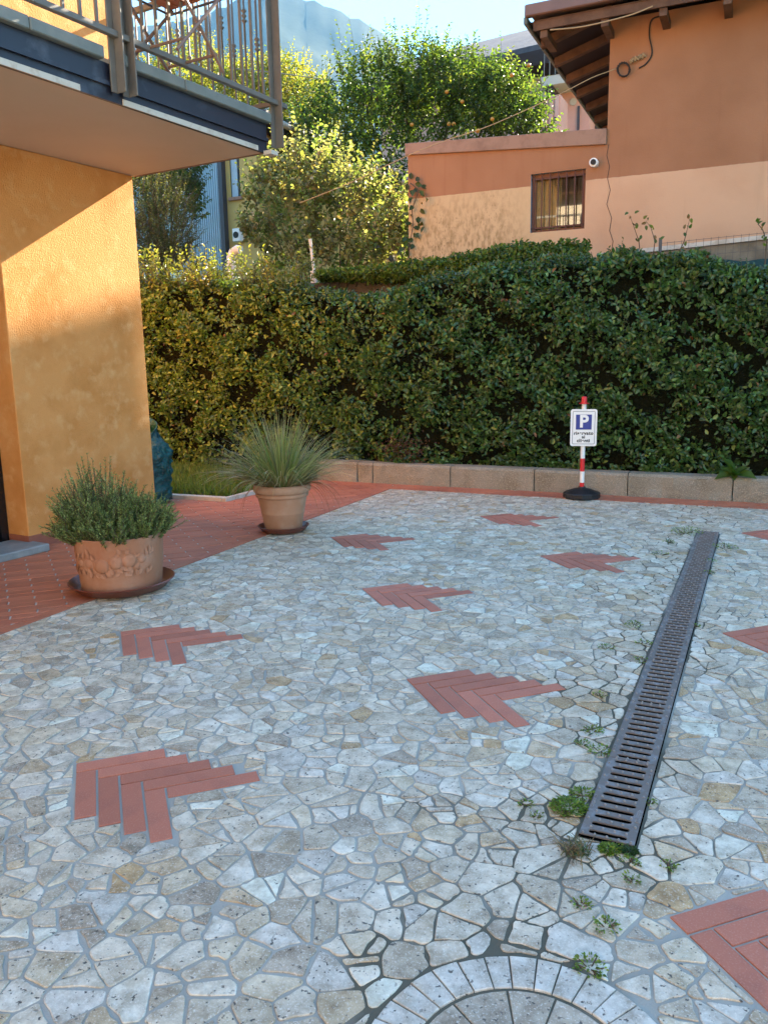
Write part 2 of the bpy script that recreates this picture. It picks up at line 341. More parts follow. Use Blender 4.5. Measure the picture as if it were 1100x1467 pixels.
class MB:
    def __init__(s): s.v = []; s.f = []
    def add(s, vs_, fs_):
        k = len(s.v); s.v += [tuple(map(float, p)) for p in vs_]; s.f += [tuple(i+k for i in f) for f in fs_]; return s
    def hexa(s, p):      # 8 corners: bottom 0-3 ccw, top 4-7
        return s.add(p, [(3, 2, 1, 0), (4, 5, 6, 7), (0, 1, 5, 4), (1, 2, 6, 5), (2, 3, 7, 6), (3, 0, 4, 7)])
    def box(s, x0, x1, y0, y1, z0, z1):
        return s.hexa([(x0, y0, z0), (x1, y0, z0), (x1, y1, z0), (x0, y1, z0), (x0, y0, z1), (x1, y0, z1), (x1, y1, z1), (x0, y1, z1)])
    def bbox(s, a0, a1, o0, o1, z0, z1):   # box in the left building's frame
        return s.hexa([BW(a1, o0, z0), BW(a1, o1, z0), BW(a0, o1, z0), BW(a0, o0, z0), BW(a1, o0, z1), BW(a1, o1, z1), BW(a0, o1, z1), BW(a0, o0, z1)])
    def tube(s, pts, r, n=8, cap=True):
        pts = [Vector(p) for p in pts]; rs = r if hasattr(r, '__len__') else [r]*len(pts)
        rings = []; ref = None
        for i, p in enumerate(pts):
            d = (pts[min(i+1, len(pts)-1)] - pts[max(i-1, 0)]).normalized()
            if ref is None: ref = Vector((0, 0, 1)) if abs(d.z) < 0.9 else Vector((1, 0, 0))
            x = ref.cross(d).normalized(); y = d.cross(x).normalized(); ref = y.copy() if abs(d.dot(y)) < .5 else ref
            ref = d.cross(x)
            k = len(s.v)
            s.v += [tuple(p + (x*math.cos(2*math.pi*j/n) + y*math.sin(2*math.pi*j/n))*rs[i]) for j in range(n)]
            rings.append(k)
            ref = y
        for a_, b_ in zip(rings, rings[1:]):
            s.f += [(a_+j, a_+(j+1) % n, b_+(j+1) % n, b_+j) for j in range(n)]
        if cap:
            s.f.append(tuple(rings[0]+j for j in reversed(range(n)))); s.f.append(tuple(rings[-1]+j for j in range(n)))
        return s
    def lathe(s, prof, n=40, c=(0, 0, 0), cap0=False, cap1=False):
        k = len(s.v)
        for r, z in prof:
            s.v += [(c[0]+r*math.cos(2*math.pi*j/n), c[1]+r*math.sin(2*math.pi*j/n), c[2]+z) for j in range(n)]
        for i in range(len(prof)-1):
            s.f += [(k+i*n+j, k+i*n+(j+1) % n, k+(i+1)*n+(j+1) % n, k+(i+1)*n+j) for j in range(n)]
        if cap0: s.f.append(tuple(k+j for j in reversed(range(n))))
        if cap1: s.f.append(tuple(k+(len(prof)-1)*n+j for j in range(n)))
        return s
    def sphere(s, c, r, nu=12, nv=8, sc=(1, 1, 1)):
        prof = [(r*math.sin(math.pi*i/nv), -r*math.cos(math.pi*i/nv)) for i in range(nv+1)]
        k = len(s.v); s.lathe(prof, nu)
        for i in range(k, len(s.v)):
            x, y, z = s.v[i]; s.v[i] = (c[0]+x*sc[0], c[1]+y*sc[1], c[2]+z*sc[2])
        return s
    def build(s, name, mat, parent=None, bevel=0.0, smooth=False, cols=None):
        me = mesh(name, s.v, s.f, mat, cols=cols, smooth=smooth)
        if bevel > 0:
            bm = bmesh.new(); bm.from_mesh(me)
            es = [e for e in bm.edges if len(e.link_faces) == 2 and e.calc_face_angle(0) > 0.6]
            bmesh.ops.bevel(bm, geom=es, offset=bevel, segments=1, affect='EDGES', profile=0.5)
            bm.to_mesh(me); bm.free()
        if smooth and bevel == 0:
            me.set_sharp_from_angle(angle=R(40))
        return obj(name, me, parent)
def prism_mesh(name, poly, z0, z1, ch, mat, jit=0.0, tilt=(0, 0), cols=None, mb=None):
    """chamfered slab over a 2-D polygon (ccw)"""
    n = len(poly); c = np.mean(poly, axis=0); p = np.array(poly)
    d = p - c; L = np.linalg.norm(d, axis=1, keepdims=True) + 1e-9
    inn = c + d*np.maximum(0.3, (L - ch)/L)
    zt = lambda q: z1 + tilt[0]*(q[0]-c[0]) + tilt[1]*(q[1]-c[1])
    v = [(q[0], q[1], z0) for q in p] + [(q[0], q[1], zt(q)-ch*0.8) for q in p] + [(q[0], q[1], zt(q)) for q in inn]
    f = [(j, (j+1) % n, n+(j+1) % n, n+j) for j in range(n)] + [(n+j, n+(j+1) % n, 2*n+(j+1) % n, 2*n+j) for j in range(n)] + [tuple(2*n+j for j in range(n))]
    return v, f

# ------------------------------------------------------------------ 2-D polygon helpers (convex)
def clip(poly, nx, ny, c):                    # keep nx*x+ny*y <= c
    out = []; n = len(poly)
    for i in range(n):
        p, q = poly[i], poly[(i+1) % n]
        dp = nx*p[0]+ny*p[1]-c; dq = nx*q[0]+ny*q[1]-c
        if dp <= 0: out.append(p)
        if (dp < 0 < dq) or (dq < 0 < dp):
            t = dp/(dp-dq); out.append((p[0]+t*(q[0]-p[0]), p[1]+t*(q[1]-p[1])))
    return out
def area(poly):
    return 0.5*sum(poly[i][0]*poly[(i+1) % len(poly)][1]-poly[(i+1) % len(poly)][0]*poly[i][1] for i in range(len(poly))) if len(poly) > 2 else 0.0
def halfplanes(poly):                          # outward normals of a ccw polygon
    hp = []
    for i in range(len(poly)):
        p, q = poly[i], poly[(i+1) % len(poly)]
        ex, ey = q[0]-p[0], q[1]-p[1]; L = math.hypot(ex, ey)
        if L < 1e-7: continue
        nx, ny = ey/L, -ex/L; hp.append((nx, ny, nx*p[0]+ny*p[1]))
    return hp
def inset(poly, d):
    out = poly
    for nx, ny, c in halfplanes(poly):
        out = clip(out, nx, ny, c-d)
        if len(out) < 3: return []
    return out
def subtract(poly, hole):
    hp = halfplanes(hole); pieces = []; cur = poly
    inter = poly
    for h in hp:
        inter = clip(inter, *h)
        if len(inter) < 3: return [poly]
    if area(inter) < 1e-6: return [poly]
    order = sorted(hp, key=lambda h: -area(clip(poly, -h[0], -h[1], -h[2])) if len(clip(poly, -h[0], -h[1], -h[2])) > 2 else 0)
    for h in order:
        out = clip(cur, -h[0], -h[1], -h[2])
        if len(out) > 2: pieces.append(out)
        cur = clip(cur, *h)
        if len(cur) < 3: break
    return pieces
def rect(cx, cy, ang, l0, l1, w0, w1):         # along heading ang (from +Y clockwise), w to its right
    e1 = (math.sin(ang), math.cos(ang)); e2 = (math.cos(ang), -math.sin(ang))
    P = [(cx+e1[0]*l+e2[0]*w, cy+e1[1]*l+e2[1]*w) for l, w in ((l0, w0), (l0, w1), (l1, w1), (l1, w0))]
    return P if area(P) > 0 else P[::-1]
def pseudo(x, y, z=0.0):                       # cheap smooth noise, about -1..1
    return (np.sin(x*1.7+y*2.3+z*1.1+0.5)+np.sin(x*3.9-y*1.3+z*2.7+1.7)*0.7+np.sin(-x*2.1+y*4.7-z*3.3+2.9)*0.6+np.sin(x*7.3+y*6.1+z*5.2)*0.4)/2.0

# ================================================================== SETTING
# ground sheet (everything stands on it), mountain
obj('ground', mesh('ground', [(-2600, -1500, -0.12), (2600, -1500, -0.12), (2600, 2600, -0.12), (-2600, 2600, -0.12)], [(0, 1, 2, 3)], MT['earth']))['kind'] = 'structure'

def mountain():
    prof = [(-900, 150), (-500, 90), (-200, 60), (60, 45), (195, 38), (240, 33), (290, 22), (330, 4), (375, -22), (430, -3), (480, 12), (530, 36), (566, 62), (620, 100), (700, 160), (800, 215), (950, 265), (1200, 300), (1700, 330), (2400, 350)]
    xs = np.array([p[0] for p in prof], float); ys = np.array([p[1] for p in prof], float)
    n, mrows = 260, 46
    cols = np.linspace(-900, 2400, n); V = []; F = []
    for i, px in enumerate(cols):
        py = np.interp(px, xs, ys)
        d = ray(px, py); h = math.hypot(d[0], d[1]); dist = 1750 + 140*math.sin(px*0.004)
        el = d[2]/h; ux, uy = d[0]/h, d[1]/h
        rough = 2.2*math.sin(px*0.31)+1.8*math.sin(px*0.77+1)+1.5*math.sin(px*1.9)
        for j in range(mrows):
            t = j/(mrows-1); r = 640 + (dist-640)*t
            top = el*dist + CAM_H + rough
            z = -1 + (top+1)*(t**1.25)
            z += (1-t)*t*60*float(pseudo(px*0.012+t*4, t*7, 0.3)) + 5*float(pseudo(px*0.13, t*40))*t*(1-t)*3
            V.append((ux*r, uy*r, z if j else -1))
    for i in range(n-1):
        for j in range(mrows-1):
            a = i*mrows+j; F.append((a, a+mrows, a+mrows+1, a+1))
    return mesh('mountain', V, F, MT['forest'], smooth=True)
MT['forest'] = M('forest', (0.026, 0.042, 0.026), 0.95, 0.05, var=((0.032, 0.048, 0.03), 0.012, 0.42, 0.62), var2=((0.020, 0.034, 0.022), 0.09, 0.45, 0.65))
obj('mountain', mountain())['kind'] = 'structure'

# ------------------------------------------------------------------ stone pavement
DR0 = np.array([-0.311, 2.185]); DR1 = np.array([-0.258, 6.71]); DRW = 0.082
dr_h = math.atan2(DR1[0]-DR0[0], DR1[1]-DR0[1]); DRL = float(np.linalg.norm(DR1-DR0))
hole = rect(DR0[0], DR0[1], dr_h, 0, DRL, -DRW, DRW)
PX0, PX1, PY0, PY1 = -3.555, 1.7, 0.25, 7.915
def ring_quads(o, h, z):
    v = [(x, y, z) for x, y in o] + [(x, y, z) for x, y in h]
    return v, [(i, (i+1) % 4, 4+(i+1) % 4, 4+i) for i in range(4)]
outer = [(PX0, PY0), (PX1, PY0), (PX1, PY1), (PX0, PY1)]
k0 = min(range(4), key=lambda i: (hole[i][0]-PX0)**2+(hole[i][1]-PY0)**2)
hole_o = hole[k0:]+hole[:k0]
v, f = ring_quads(outer, hole_o, 0.0)
pavement = tag(obj('stone_pavement', mesh('stone_pavement', v, f, MT['mortar'])), kind='structure')
tm = MB(); hx = [(x, y) for x, y in hole_o]
tv = [(x, y, -0.10) for x, y in hx] + [(x, y, -0.001) for x, y in hx]
obj('drain_channel', mesh('drain_channel', tv, [(0, 1, 2, 3)] + [((i+1) % 4, i, 4+i, 4+(i+1) % 4) for i in range(4)], MT['trough']), pavement)

ARR_W, ARR_S, ARR_L, ARR_H = 0.0640, 0.0717, 0.302, R(45.8)
tips = [G(*p) for p in [(110, 1096), (173, 906), (583, 974.5), (519, 844), (474, 770), (774, 797), (688, 740), (1035, 908), (1062, 764), (960, 1316)]]
excl = [rect(DR0[0], DR0[1], dr_h, -0.004, DRL+0.004, -DRW-0.004, DRW+0.004)]
arrow_bricks = []
for t in tips:
    for i in range(5):
        arrow_bricks.append((t[0], t[1], i*ARR_S, i*ARR_S+ARR_L, i*ARR_S, i*ARR_S+ARR_W, 0))
    for j in range(4):
        arrow_bricks.append((t[0], t[1], j*ARR_S, j*ARR_S+ARR_W, (j+1)*ARR_S, (j+1)*ARR_S+ARR_L, 1))
for bx, by, l0, l1, w0, w1, _ in arrow_bricks:
    excl.append(rect(bx, by, ARR_H, l0-0.007, l1+0.004, w0-0.007, w1+0.004))
CC, CR0, CR1 = (-0.328, 1.321), 0.232, 0.329
excl.append([(CC[0]+(CR1+0.010)*math.cos(2*math.pi*i/36), CC[1]+(CR1+0.010)*math.sin(2*math.pi*i/36)) for i in range(36)])
ebox = [(min(p[0] for p in e), max(p[0] for p in e), min(p[1] for p in e), max(p[1] for p in e)) for e in excl]

def crazy_paving():
    sp = 0.086; pts = []
    y = PY0-0.2; row = 0
    while y < PY1+0.2:
        x = PX0-0.2+(row % 2)*sp*0.5
        while x < PX1+0.2:
            if random.random() > 0.20:
                pts.append((x+random.uniform(-.62, .62)*sp, y+random.uniform(-.62, .62)*sp))
            x += sp
        y += sp*0.866; row += 1
    kd = kdtree.KDTree(len(pts))
    for i, p in enumerate(pts): kd.insert((p[0], p[1], 0), i)
    kd.balance()
    polys = []
    for i, p in enumerate(pts):
        if not (PX0-0.1 < p[0] < PX1+0.1 and PY0-0.1 < p[1] < PY1+0.1): continue
        c = [(p[0]-.3, p[1]-.3), (p[0]+.3, p[1]-.3), (p[0]+.3, p[1]+.3), (p[0]-.3, p[1]+.3)]
        for co, j, d in kd.find_n((p[0], p[1], 0), 16):
            if j == i or d < 1e-6: continue
            q = pts[j]; nx, ny = (q[0]-p[0])/d, (q[1]-p[1])/d
            c = clip(c, nx, ny, nx*(p[0]+q[0])/2+ny*(p[1]+q[1])/2)
        for h in ((-1, 0, -PX0-0.004), (1, 0, PX1), (0, -1, -PY0), (0, 1, PY1-0.004)): c = clip(c, *h)
        if len(c) > 2: polys.append(c)
    out = []
    for c in polys:                                # break some cells up: straight-sided quadrilaterals
        stack = [c]
        while stack:
            c = stack.pop(); A = area(c)
            if A > 0.019 or (A > 0.0050 and random.random() < 0.36):
                cx = sum(p[0] for p in c)/len(c); cy = sum(p[1] for p in c)/len(c)
                sxx = sum((p[0]-cx)**2 for p in c); syy = sum((p[1]-cy)**2 for p in c); sxy = sum((p[0]-cx)*(p[1]-cy) for p in c)
                th = 0.5*math.atan2(2*sxy, sxx-syy)+random.uniform(-.5, .5)
                nx, ny = math.cos(th), math.sin(th); cc = nx*cx+ny*cy+random.uniform(-.015, .015)
                stack += [q for q in (clip(c, nx, ny, cc), clip(c, -nx, -ny, -cc)) if len(q) > 2]
            else: out.append(c)
    res = []
    for c in out:
        x0, x1 = min(p[0] for p in c), max(p[0] for p in c); y0, y1 = min(p[1] for p in c), max(p[1] for p in c)
        ps = [c]
        for e, bb in zip(excl, ebox):
            if bb[0] > x1 or bb[1] < x0 or bb[2] > y1 or bb[3] < y0: continue
            ps = [q for p in ps for q in subtract(p, e)]
        res += [p for p in ps if area(p) > 0.0008]
    return res
PAL = [((0.64, 0.59, 0.50), 5), ((0.57, 0.52, 0.435), 5), ((0.52, 0.46, 0.37), 5), ((0.69, 0.655, 0.58), 4), ((0.46, 0.405, 0.32), 3),
       ((0.52, 0.42, 0.29), 2), ((0.47, 0.33, 0.175), 0.7), ((0.39, 0.34, 0.275), 1.6), ((0.60, 0.53, 0.41), 3), ((0.58, 0.56, 0.515), 2.5)]
_pw = np.cumsum([w for _, w in PAL]); _pw = _pw/_pw[-1]
def stone_col(damp=0.0):
    c = np.array(PAL[int(np.searchsorted(_pw, random.random()))][0])*random.uniform(0.88, 1.08)
    return np.clip(c*np.array([1.17, 1.12, 1.05]), 0, 0.78)
def stone_shape(c, simple):
    g = random.uniform(0.0014, 0.0058) if not simple else random.uniform(0.0018, 0.0045)
    c = inset(c, g)
    if len(c) < 3 or area(c) < 0.0007: return None
    # drop very short edges
    q = [p for i, p in enumerate(c) if math.hypot(p[0]-c[i-1][0], p[1]-c[i-1][1]) > 0.008]
    if len(q) < 3: return None
    out = []; n = len(q)
    for i in range(n):
        p, a, b = q[i], q[i-1], q[(i+1) % n]
        la = math.hypot(a[0]-p[0], a[1]-p[1]); lb = math.hypot(b[0]-p[0], b[1]-p[1])
        r = random.uniform(0.003, 0.015)
        ta, tb = min(0.42, r/la), min(0.42, r/lb)
        pa = (p[0]+(a[0]-p[0])*ta, p[1]+(a[1]-p[1])*ta); pb = (p[0]+(b[0]-p[0])*tb, p[1]+(b[1]-p[1])*tb)
        if simple: out += [pa, pb]
        else:
            pm = (0.25*pa[0]+0.5*p[0]+0.25*pb[0], 0.25*pa[1]+0.5*p[1]+0.25*pb[1])
            out += [pa, pm, pb]
            if lb*(1-2*tb) > 0.03:
                t = random.uniform(.35, .65); k = random.uniform(-0.0055, 0.003)
                out.append((p[0]+(b[0]-p[0])*t+(b[1]-p[1])/lb*k, p[1]+(b[1]-p[1])*t-(b[0]-p[0])/lb*k))
    return out
def build_stones():
    polys = crazy_paving(); items = []
    for c in polys:
        cx = sum(p[0] for p in c)/len(c); cy = sum(p[1] for p in c)/len(c)
        d = np.array([cx, cy, 0])-EYE; dep = float(d@FW)
        px = 550+FPX*float(d@RT)/dep if dep > 0.2 else 9999; py = 733.5-FPX*float(d@UP)/dep if dep > 0.2 else 9999
        vis = dep > 0.5 and -20 < px < 1120 and py < 1480
        size = area(c)*CAM_H/dep**3 if vis else 0.0
        items.append((size, c, cy))
    items.sort(key=lambda t: -t[0])
    V, F, C = [], [], []; count = 0
    for size, c, cy in items:
        simple = cy > 4.6
        s = stone_shape(c, simple)
        if s is None: continue
        damp = 0.0
        col = stone_col(damp); tilt = (random.gauss(0, 0.012), random.gauss(0, 0.012)); z1 = random.uniform(0.0022, 0.0042)
        v, f = prism_mesh('', s, -0.003, z1, 0.0018, None, tilt=tilt)
        if count < 300:
            me = mesh('stone', v, f, MT['stone'], cols=np.tile(col, (len(v), 1))); obj('stone', me, pavement); count += 1
        else:
            k = len(V); V += v; F += [tuple(i+k for i in q) for q in f]; C += [col]*len(v)
    o = obj('stone_field', mesh('stone_field', V, F, MT['stone'], cols=np.array(C)), pavement); o['kind'] = 'stuff'
build_stones()

# brick arrows let into the stones (bricks share two meshes per arrow direction)
def brick_mesh(name, L, W, H, ch, mat):
    v, f = prism_mesh(name, [(0, 0), (L, 0), (L, W), (0, W)], -0.004, H, ch, None); return mesh(name, v, f, mat)
ab = brick_mesh('arrow_brick', ARR_L, ARR_W, 0.0045, 0.0015, MT['brick2'])
for bx, by, l0, l1, w0, w1, kind in arrow_bricks:
    o = obj('brick', ab, pavement)
    e1 = (math.sin(ARR_H), math.cos(ARR_H)); e2 = (math.cos(ARR_H), -math.sin(ARR_H))
    if kind == 0:    # length along e1, width along e2
        x, y = bx+e1[0]*l0+e2[0]*w1, by+e1[1]*l0+e2[1]*w1; rz = math.pi/2-ARR_H
    else:
        x, y = bx+e1[0]*l0+e2[0]*w0, by+e1[1]*l0+e2[1]*w0; rz = -ARR_H
    o.location = (x, y, random.uniform(-0.001, 0.001)); o.rotation_euler = (random.gauss(0, .003), random.gauss(0, .003), rz)

# ring of wedge stones and the sectors inside it
def sector(r0, r1, a0, a1, n=4):
    P = [(CC[0]+r1*math.cos(a0+(a1-a0)*i/n), CC[1]+r1*math.sin(a0+(a1-a0)*i/n)) for i in range(n+1)]
    return P + ([(CC[0]+r0*math.cos(a1-(a1-a0)*i/2), CC[1]+r0*math.sin(a1-(a1-a0)*i/2)) for i in range(3)] if r0 > 0.01 else [])
NW = 33; a0 = 0.03
for i in range(NW):
    a1 = 2*math.pi*(i+1)/NW+0.03+random.uniform(-.015, .015)
    s = sector(CR0+0.003, CR1+random.uniform(-.003, .004), a0+0.006, a1-0.006); a0 = a1
    v, f = prism_mesh('', s, -0.003, random.uniform(0.0035, 0.006), 0.002, None)
    obj('wedge_stone', mesh('wedge_stone', v, f, MT['stone'], cols=np.tile(np.array((0.66, 0.62, 0.545))*random.uniform(.9, 1.06), (len(v), 1))), pavement)
a0 = 0.1
for i in range(13):
    a1 = 2*math.pi*(i+1)/13+0.1+random.uniform(-.05, .05)
    s = sector(0.045, CR0-0.006, a0+0.012, a1-0.012); a0 = a1
    v, f = prism_mesh('', s, -0.003, random.uniform(0.002, 0.004), 0.002, None)
    obj('sector_stone', mesh('sector_stone', v, f, MT['stone'], cols=np.tile(np.array((0.47, 0.40, 0.31))*random.uniform(.85, 1.1), (len(v), 1))), pavement)

# ------------------------------------------------------------------ brick pavement along the house
BX0 = -5.65
bp_v = [(BX0, 0.25, -0.001), (-3.5555, 0.25, -0.001), (-3.5555, 7.9155, -0.001), (1.7, 7.9155, -0.001), (1.7, 8.30, -0.001), (BX0, 8.30, -0.001)]
brick_pav = tag(obj('brick_pavement', mesh('brick_pavement', bp_v, [(0, 1, 2, 3, 4, 5)], M('brick_mortar', (0.50, 0.46, 0.40), 0.9, 0.2, var=((0.58, 0.55, 0.5), 20, 0.5, 0.7)))), kind='structure')
def build_bricks():
    L, W, gap = 0.300, 0.0765, 0.0045
    e1 = (math.sin(R(45)), math.cos(R(45))); e2 = (math.cos(R(45)), -math.sin(R(45)))
    regs = [[(-5.25, 0.3), (-3.630, 0.3), (-3.630, 6.66), (-5.25, 6.66)],
            [(-4.80, 6.66), (-3.630, 6.66), (-3.630, 8.225), (-4.80, 8.225)],
            [(-5.64, 5.9), (-5.25, 5.9), (-5.25, 6.60), (-5.64, 6.60)],
            [(-3.630, 7.992), (1.68, 7.992), (1.68, 8.225), (-3.630, 8.225)]]
    items = []
    def put(poly, whole=None):
        c = np.mean(poly, axis=0); d = np.array([c[0], c[1], 0])-EYE; dep = float(d@FW)
        px = 550+FPX*float(d@RT)/dep if dep > .2 else 9e3; py = 733.5-FPX*float(d@UP)/dep if dep > .2 else 9e3
        vis = dep > 0.5 and -10 < px < 1110 and py < 1475
        items.append((area(poly)/dep**3 if vis else 0.0, poly, whole))
    for i in range(-110, 110):
        for j in range(-60, 60):
            l0 = j*(L+.011)+(i % 2)*(L+.011)/2 + (i//2)*0.016; w0 = i*W
            x0, y0 = -4.4+e1[0]*l0+e2[0]*w0, 4.4+e1[1]*l0+e2[1]*w0
            if not (-6.2 < x0 < 2 and 0 < y0 < 8.7): continue
            P = rect(x0, y0, R(45), 0, L, 0, W-gap)
            for r_ in regs:
                q = P
                for h in halfplanes(r_):
                    q = clip(q, *h)
                    if len(q) < 3: break
                if len(q) < 3 or area(q) < 0.0006: continue
                put(q, (x0, y0) if area(q) > 0.999*area(P) else None)
    y = 0.3
    while y < 7.9:
        put([(-3.626, y), (-3.5575, y), (-3.5575, y+L), (-3.626, y+L)] if y+L < 7.9 else [(-3.626, y), (-3.5575, y), (-3.5575, 7.915), (-3.626, 7.915)]); y += L+gap
    x = -3.626
    while x < 1.6:
        put([(x, 7.919), (x+L, 7.919), (x+L, 7.988), (x, 7.988)]); x += L+gap
    items.sort(key=lambda t: -t[0])
    whole = brick_mesh('brick', L, W-gap, 0.006, 0.0022, MT['brick'])
    V, F = [], []
    for k, (s, poly, w) in enumerate(items):
        z = random.uniform(0.0035, 0.0065)
        if k < 300:
            if w:
                o = obj('brick', whole, brick_pav); P = rect(w[0], w[1], R(45), 0, L, 0, W-gap)
                o.location = (w[0]+e2[0]*(W-gap), w[1]+e2[1]*(W-gap), z-0.006); o.rotation_euler = (random.gauss(0, .004), random.gauss(0, .003), math.pi/4)
            else:
                v, f = prism_mesh('', poly, -0.003, z, 0.0022, None); obj('brick', mesh('brick', v, f, MT['brick']), brick_pav)
        else:
            v, f = prism_mesh('', poly, -0.003, z, 0.0022, None); q = len(V); V += v; F += [tuple(i+q for i in g) for g in f]
    obj('brick_field', mesh('brick_field', V, F, MT['brick']), brick_pav)['kind'] = 'stuff'
build_bricks()

# ------------------------------------------------------------------ kerb of stone blocks under the hedge
kerb = empty('stone_kerb', (-1.5, 8.34, 0)); tag(kerb, 'low kerb of rough granite blocks running along the foot of the hedge', 'kerb')
KV0, KV1, KZ = 8.235, 8.44, 0.232
js = [-4.66, -4.12]+[float(PV(px, 690, KV0)[0]) for px in (534, 645, 765, 899, 1050)]+[0.86, 1.7]
js = sorted(js); js = [js[0]]+[j for i, j in enumerate(js[1:]) if True]
for x0, x1 in zip(js, js[1:]):
    m = MB(); n = max(3, int((x1-x0)/0.09)); gx = np.linspace(x0+0.005, x1-0.005, n)
    vv = []
    for i, x in enumerate(gx):
        w = lambda: random.gauss(0, 0.005)
        vv += [(x, KV0+w(), -0.004), (x, KV0+w(), 0.09+w()), (x, KV0+w(), KZ-0.025), (x, KV0+0.016+w()*.5, KZ), (x, KV1, KZ), (x, KV1, -0.004)]
    ff = [(i*6+j, (i+1)*6+j, (i+1)*6+j+1, i*6+j+1) for i in range(n-1) for j in range(5)]
    ff += [tuple(range(5, -1, -1)), tuple((n-1)*6+j for j in range(6))]
    m.add(vv, ff); m.build('block', MT['kerb'], kerb)

# ------------------------------------------------------------------ lawn
lawn_z = 0.03
obj('lawn', mesh('lawn', [(-12, 6.64, lawn_z), (-4.86, 6.70, lawn_z), (-4.74, 8.235, lawn_z), (-4.66, 8.44, lawn_z), (-4.66, 9.3, lawn_z), (-12, 9.3, lawn_z)], [(0, 1, 2, 3, 4, 5)], MT['earth']))['kind'] = 'structure'
edg = empty('lawn_edging', (-5.0, 6.66, 0)); tag(edg, 'pale stone edging strip around the lawn corner by the brick paving', 'edging')
for poly in ([(-6.6, 6.55), (-5.60, 6.58), (-5.60, 6.66), (-6.6, 6.63)], [(-5.593, 6.585), (-4.86, 6.615), (-4.86, 6.70), (-5.593, 6.665)], [(-4.853, 6.62), (-4.81, 6.62), (-4.76, 7.30), (-4.83, 7.30)], [(-4.83, 7.308), (-4.76, 7.308), (-4.70, 8.22), (-4.765, 8.22)]):
    v, f = prism_mesh('', poly, -0.003, 0.045, 0.008, None); obj('edging_stone', mesh('edging_stone', v, f, MT['flange']), edg)

# ------------------------------------------------------------------ left house with the balcony
house = empty('ochre_house', BW(1.3, -1.5, 0)); tag(house, 'ochre plastered house with a projecting balcony and dark doorway', 'house')
ZS = 2.966; ZF = 3.20
PW = 1.33                                            # width of the wall pier beside the door
MB().bbox(0, PW, -0.30, 0, 0, ZS-0.002).build('pier_wall', MT['ochre'], house, bevel=0.006)
MB().bbox(0.0, 7.5, -4.0, -0.303, 0, ZS-0.002).build('rear_wall', MT['ochre'], house)
MB().bbox(3.9, 7.5, -0.30, 0, 0, ZS-0.002).build('pier_wall', MT['ochre'], house, bevel=0.006)
MB().bbox(PW+0.003, 3.897, -0.30, 0, 2.45, ZS-0.002).build('door_lintel', MT['ochre'], house)
dr = MB().bbox(PW+0.003, 3.897, -0.298, -0.26, 0.01, 2.448).build('door', MT['black'], house)
for a0_, a1_ in ((PW+0.005, PW+0.07), (2.58, 2.65), (3.82, 3.895)):
    MB().bbox(a0_, a1_, -0.259, -0.235, 0.012, 2.44).build('door_frame', MT['black'], dr)
# skirting, a step proud
sk = MB(); sk.bbox(-0.012, PW+0.012, 0.001, 0.014, 0.002, 0.105)
sk.bbox(PW+0.001, PW+0.013, -0.22, 0.0005, 0.002, 0.105); sk.build('skirting', MT['skirt'], house)
MB().bbox(1.30, 3.95, -0.20, 0.20, 0.002, 0.062).build('door_sill', MT['sill'], house, bevel=0.008)
# slab, fascia, coping
MB().bbox(-0.015, 7.5, -4.0, 1.40, ZS, ZF).build('balcony_slab', MT['soffit'], house)
MB().bbox(0.0, 7.5, -4.0, 0, ZF+0.004, 6.2).build('upper_wall', MT['ochre'], house)
MB().bbox(-0.6, 8.0, -4.5, 0.9, 6.21, 6.4).build('roof', MT['boards'], house)
fas = MB().bbox(-0.018, 7.5, 1.402, 1.425, ZS-0.012, 3.165).build('fascia_plate', MT['dark_steel'], house)
MB().bbox(-0.016, 7.5, 1.426, 1.445, 3.035, 3.06).build('fascia_rib', MT['dark_steel'], fas)
MB().bbox(0.10, 1.40, 1.426, 1.434, ZS-0.012, ZS+0.022).build('fascia_flange', MT['flange'], fas)
MB().bbox(1.72, 7.5, 1.426, 1.434, ZS-0.012, ZS+0.022).build('fascia_flange', MT['flange'], fas)
MB().bbox(-0.05, 0.03, 1.426, 1.50, ZS-0.03, ZS+0.0).build('corner_bracket', MT['flange'], fas)
ca = [0.0, 0.92, 1.40]; segs = [(-0.03, 0.88), (0.884, 1.40), (1.55, 2.05), (2.054, 3.3), (3.304, 5.0)]
for a0_, a1_ in segs:
    MB().bbox(a0_, a1_, 1.20, 1.47, 3.167, 3.235).build('coping', MT['coping'], house, bevel=0.006)
# end wall beam trim along the slab end
MB().bbox(-0.034, -0.017, 0.0, 1.40, ZS-0.006, ZF).build('end_trim', MT['tube'], house)

# railing
rail = empty('balcony_railing', BW(1.0, 1.45, 3.2)); tag(rail, 'grey steel balcony railing with thin upright bars and knotted end bars', 'railing')
MB().bbox(-0.20, 7.5, 1.462, 1.50, 3.30, 3.335).build('bottom_rail', MT['grey_steel'], rail, bevel=0.003)
MB().bbox(-0.10, 7.5, 1.455, 1.505, 4.22, 4.26).build('handrail', MT['grey_steel'], rail, bevel=0.004)
for a0_, w_ in ((-0.095, 0.055), (1.365, 0.05), (1.455, 0.05)):
    MB().bbox(a0_, a0_+w_, 1.448, 1.460, 3.0, 4.22).build('post', MT['grey_steel'], rail, bevel=0.002)
    MB().bbox(a0_, a0_+0.010, 1.4605, 1.53, 3.0, 4.22).build('post', MT['grey_steel'], rail, bevel=0.002)
bm_ = MB().bbox(0, 0.016, 1.473, 1.489, 3.336, 4.219); bme = mesh('baluster', bm_.v, bm_.f, MT['grey_steel'])
a = 0.06
while a < 5.0:
    if not (1.33 < a < 1.53):
        o = obj('baluster', bme, rail); off = EA*a; o.location = (float(off[0]), float(off[1]), 0)
    a += 0.118
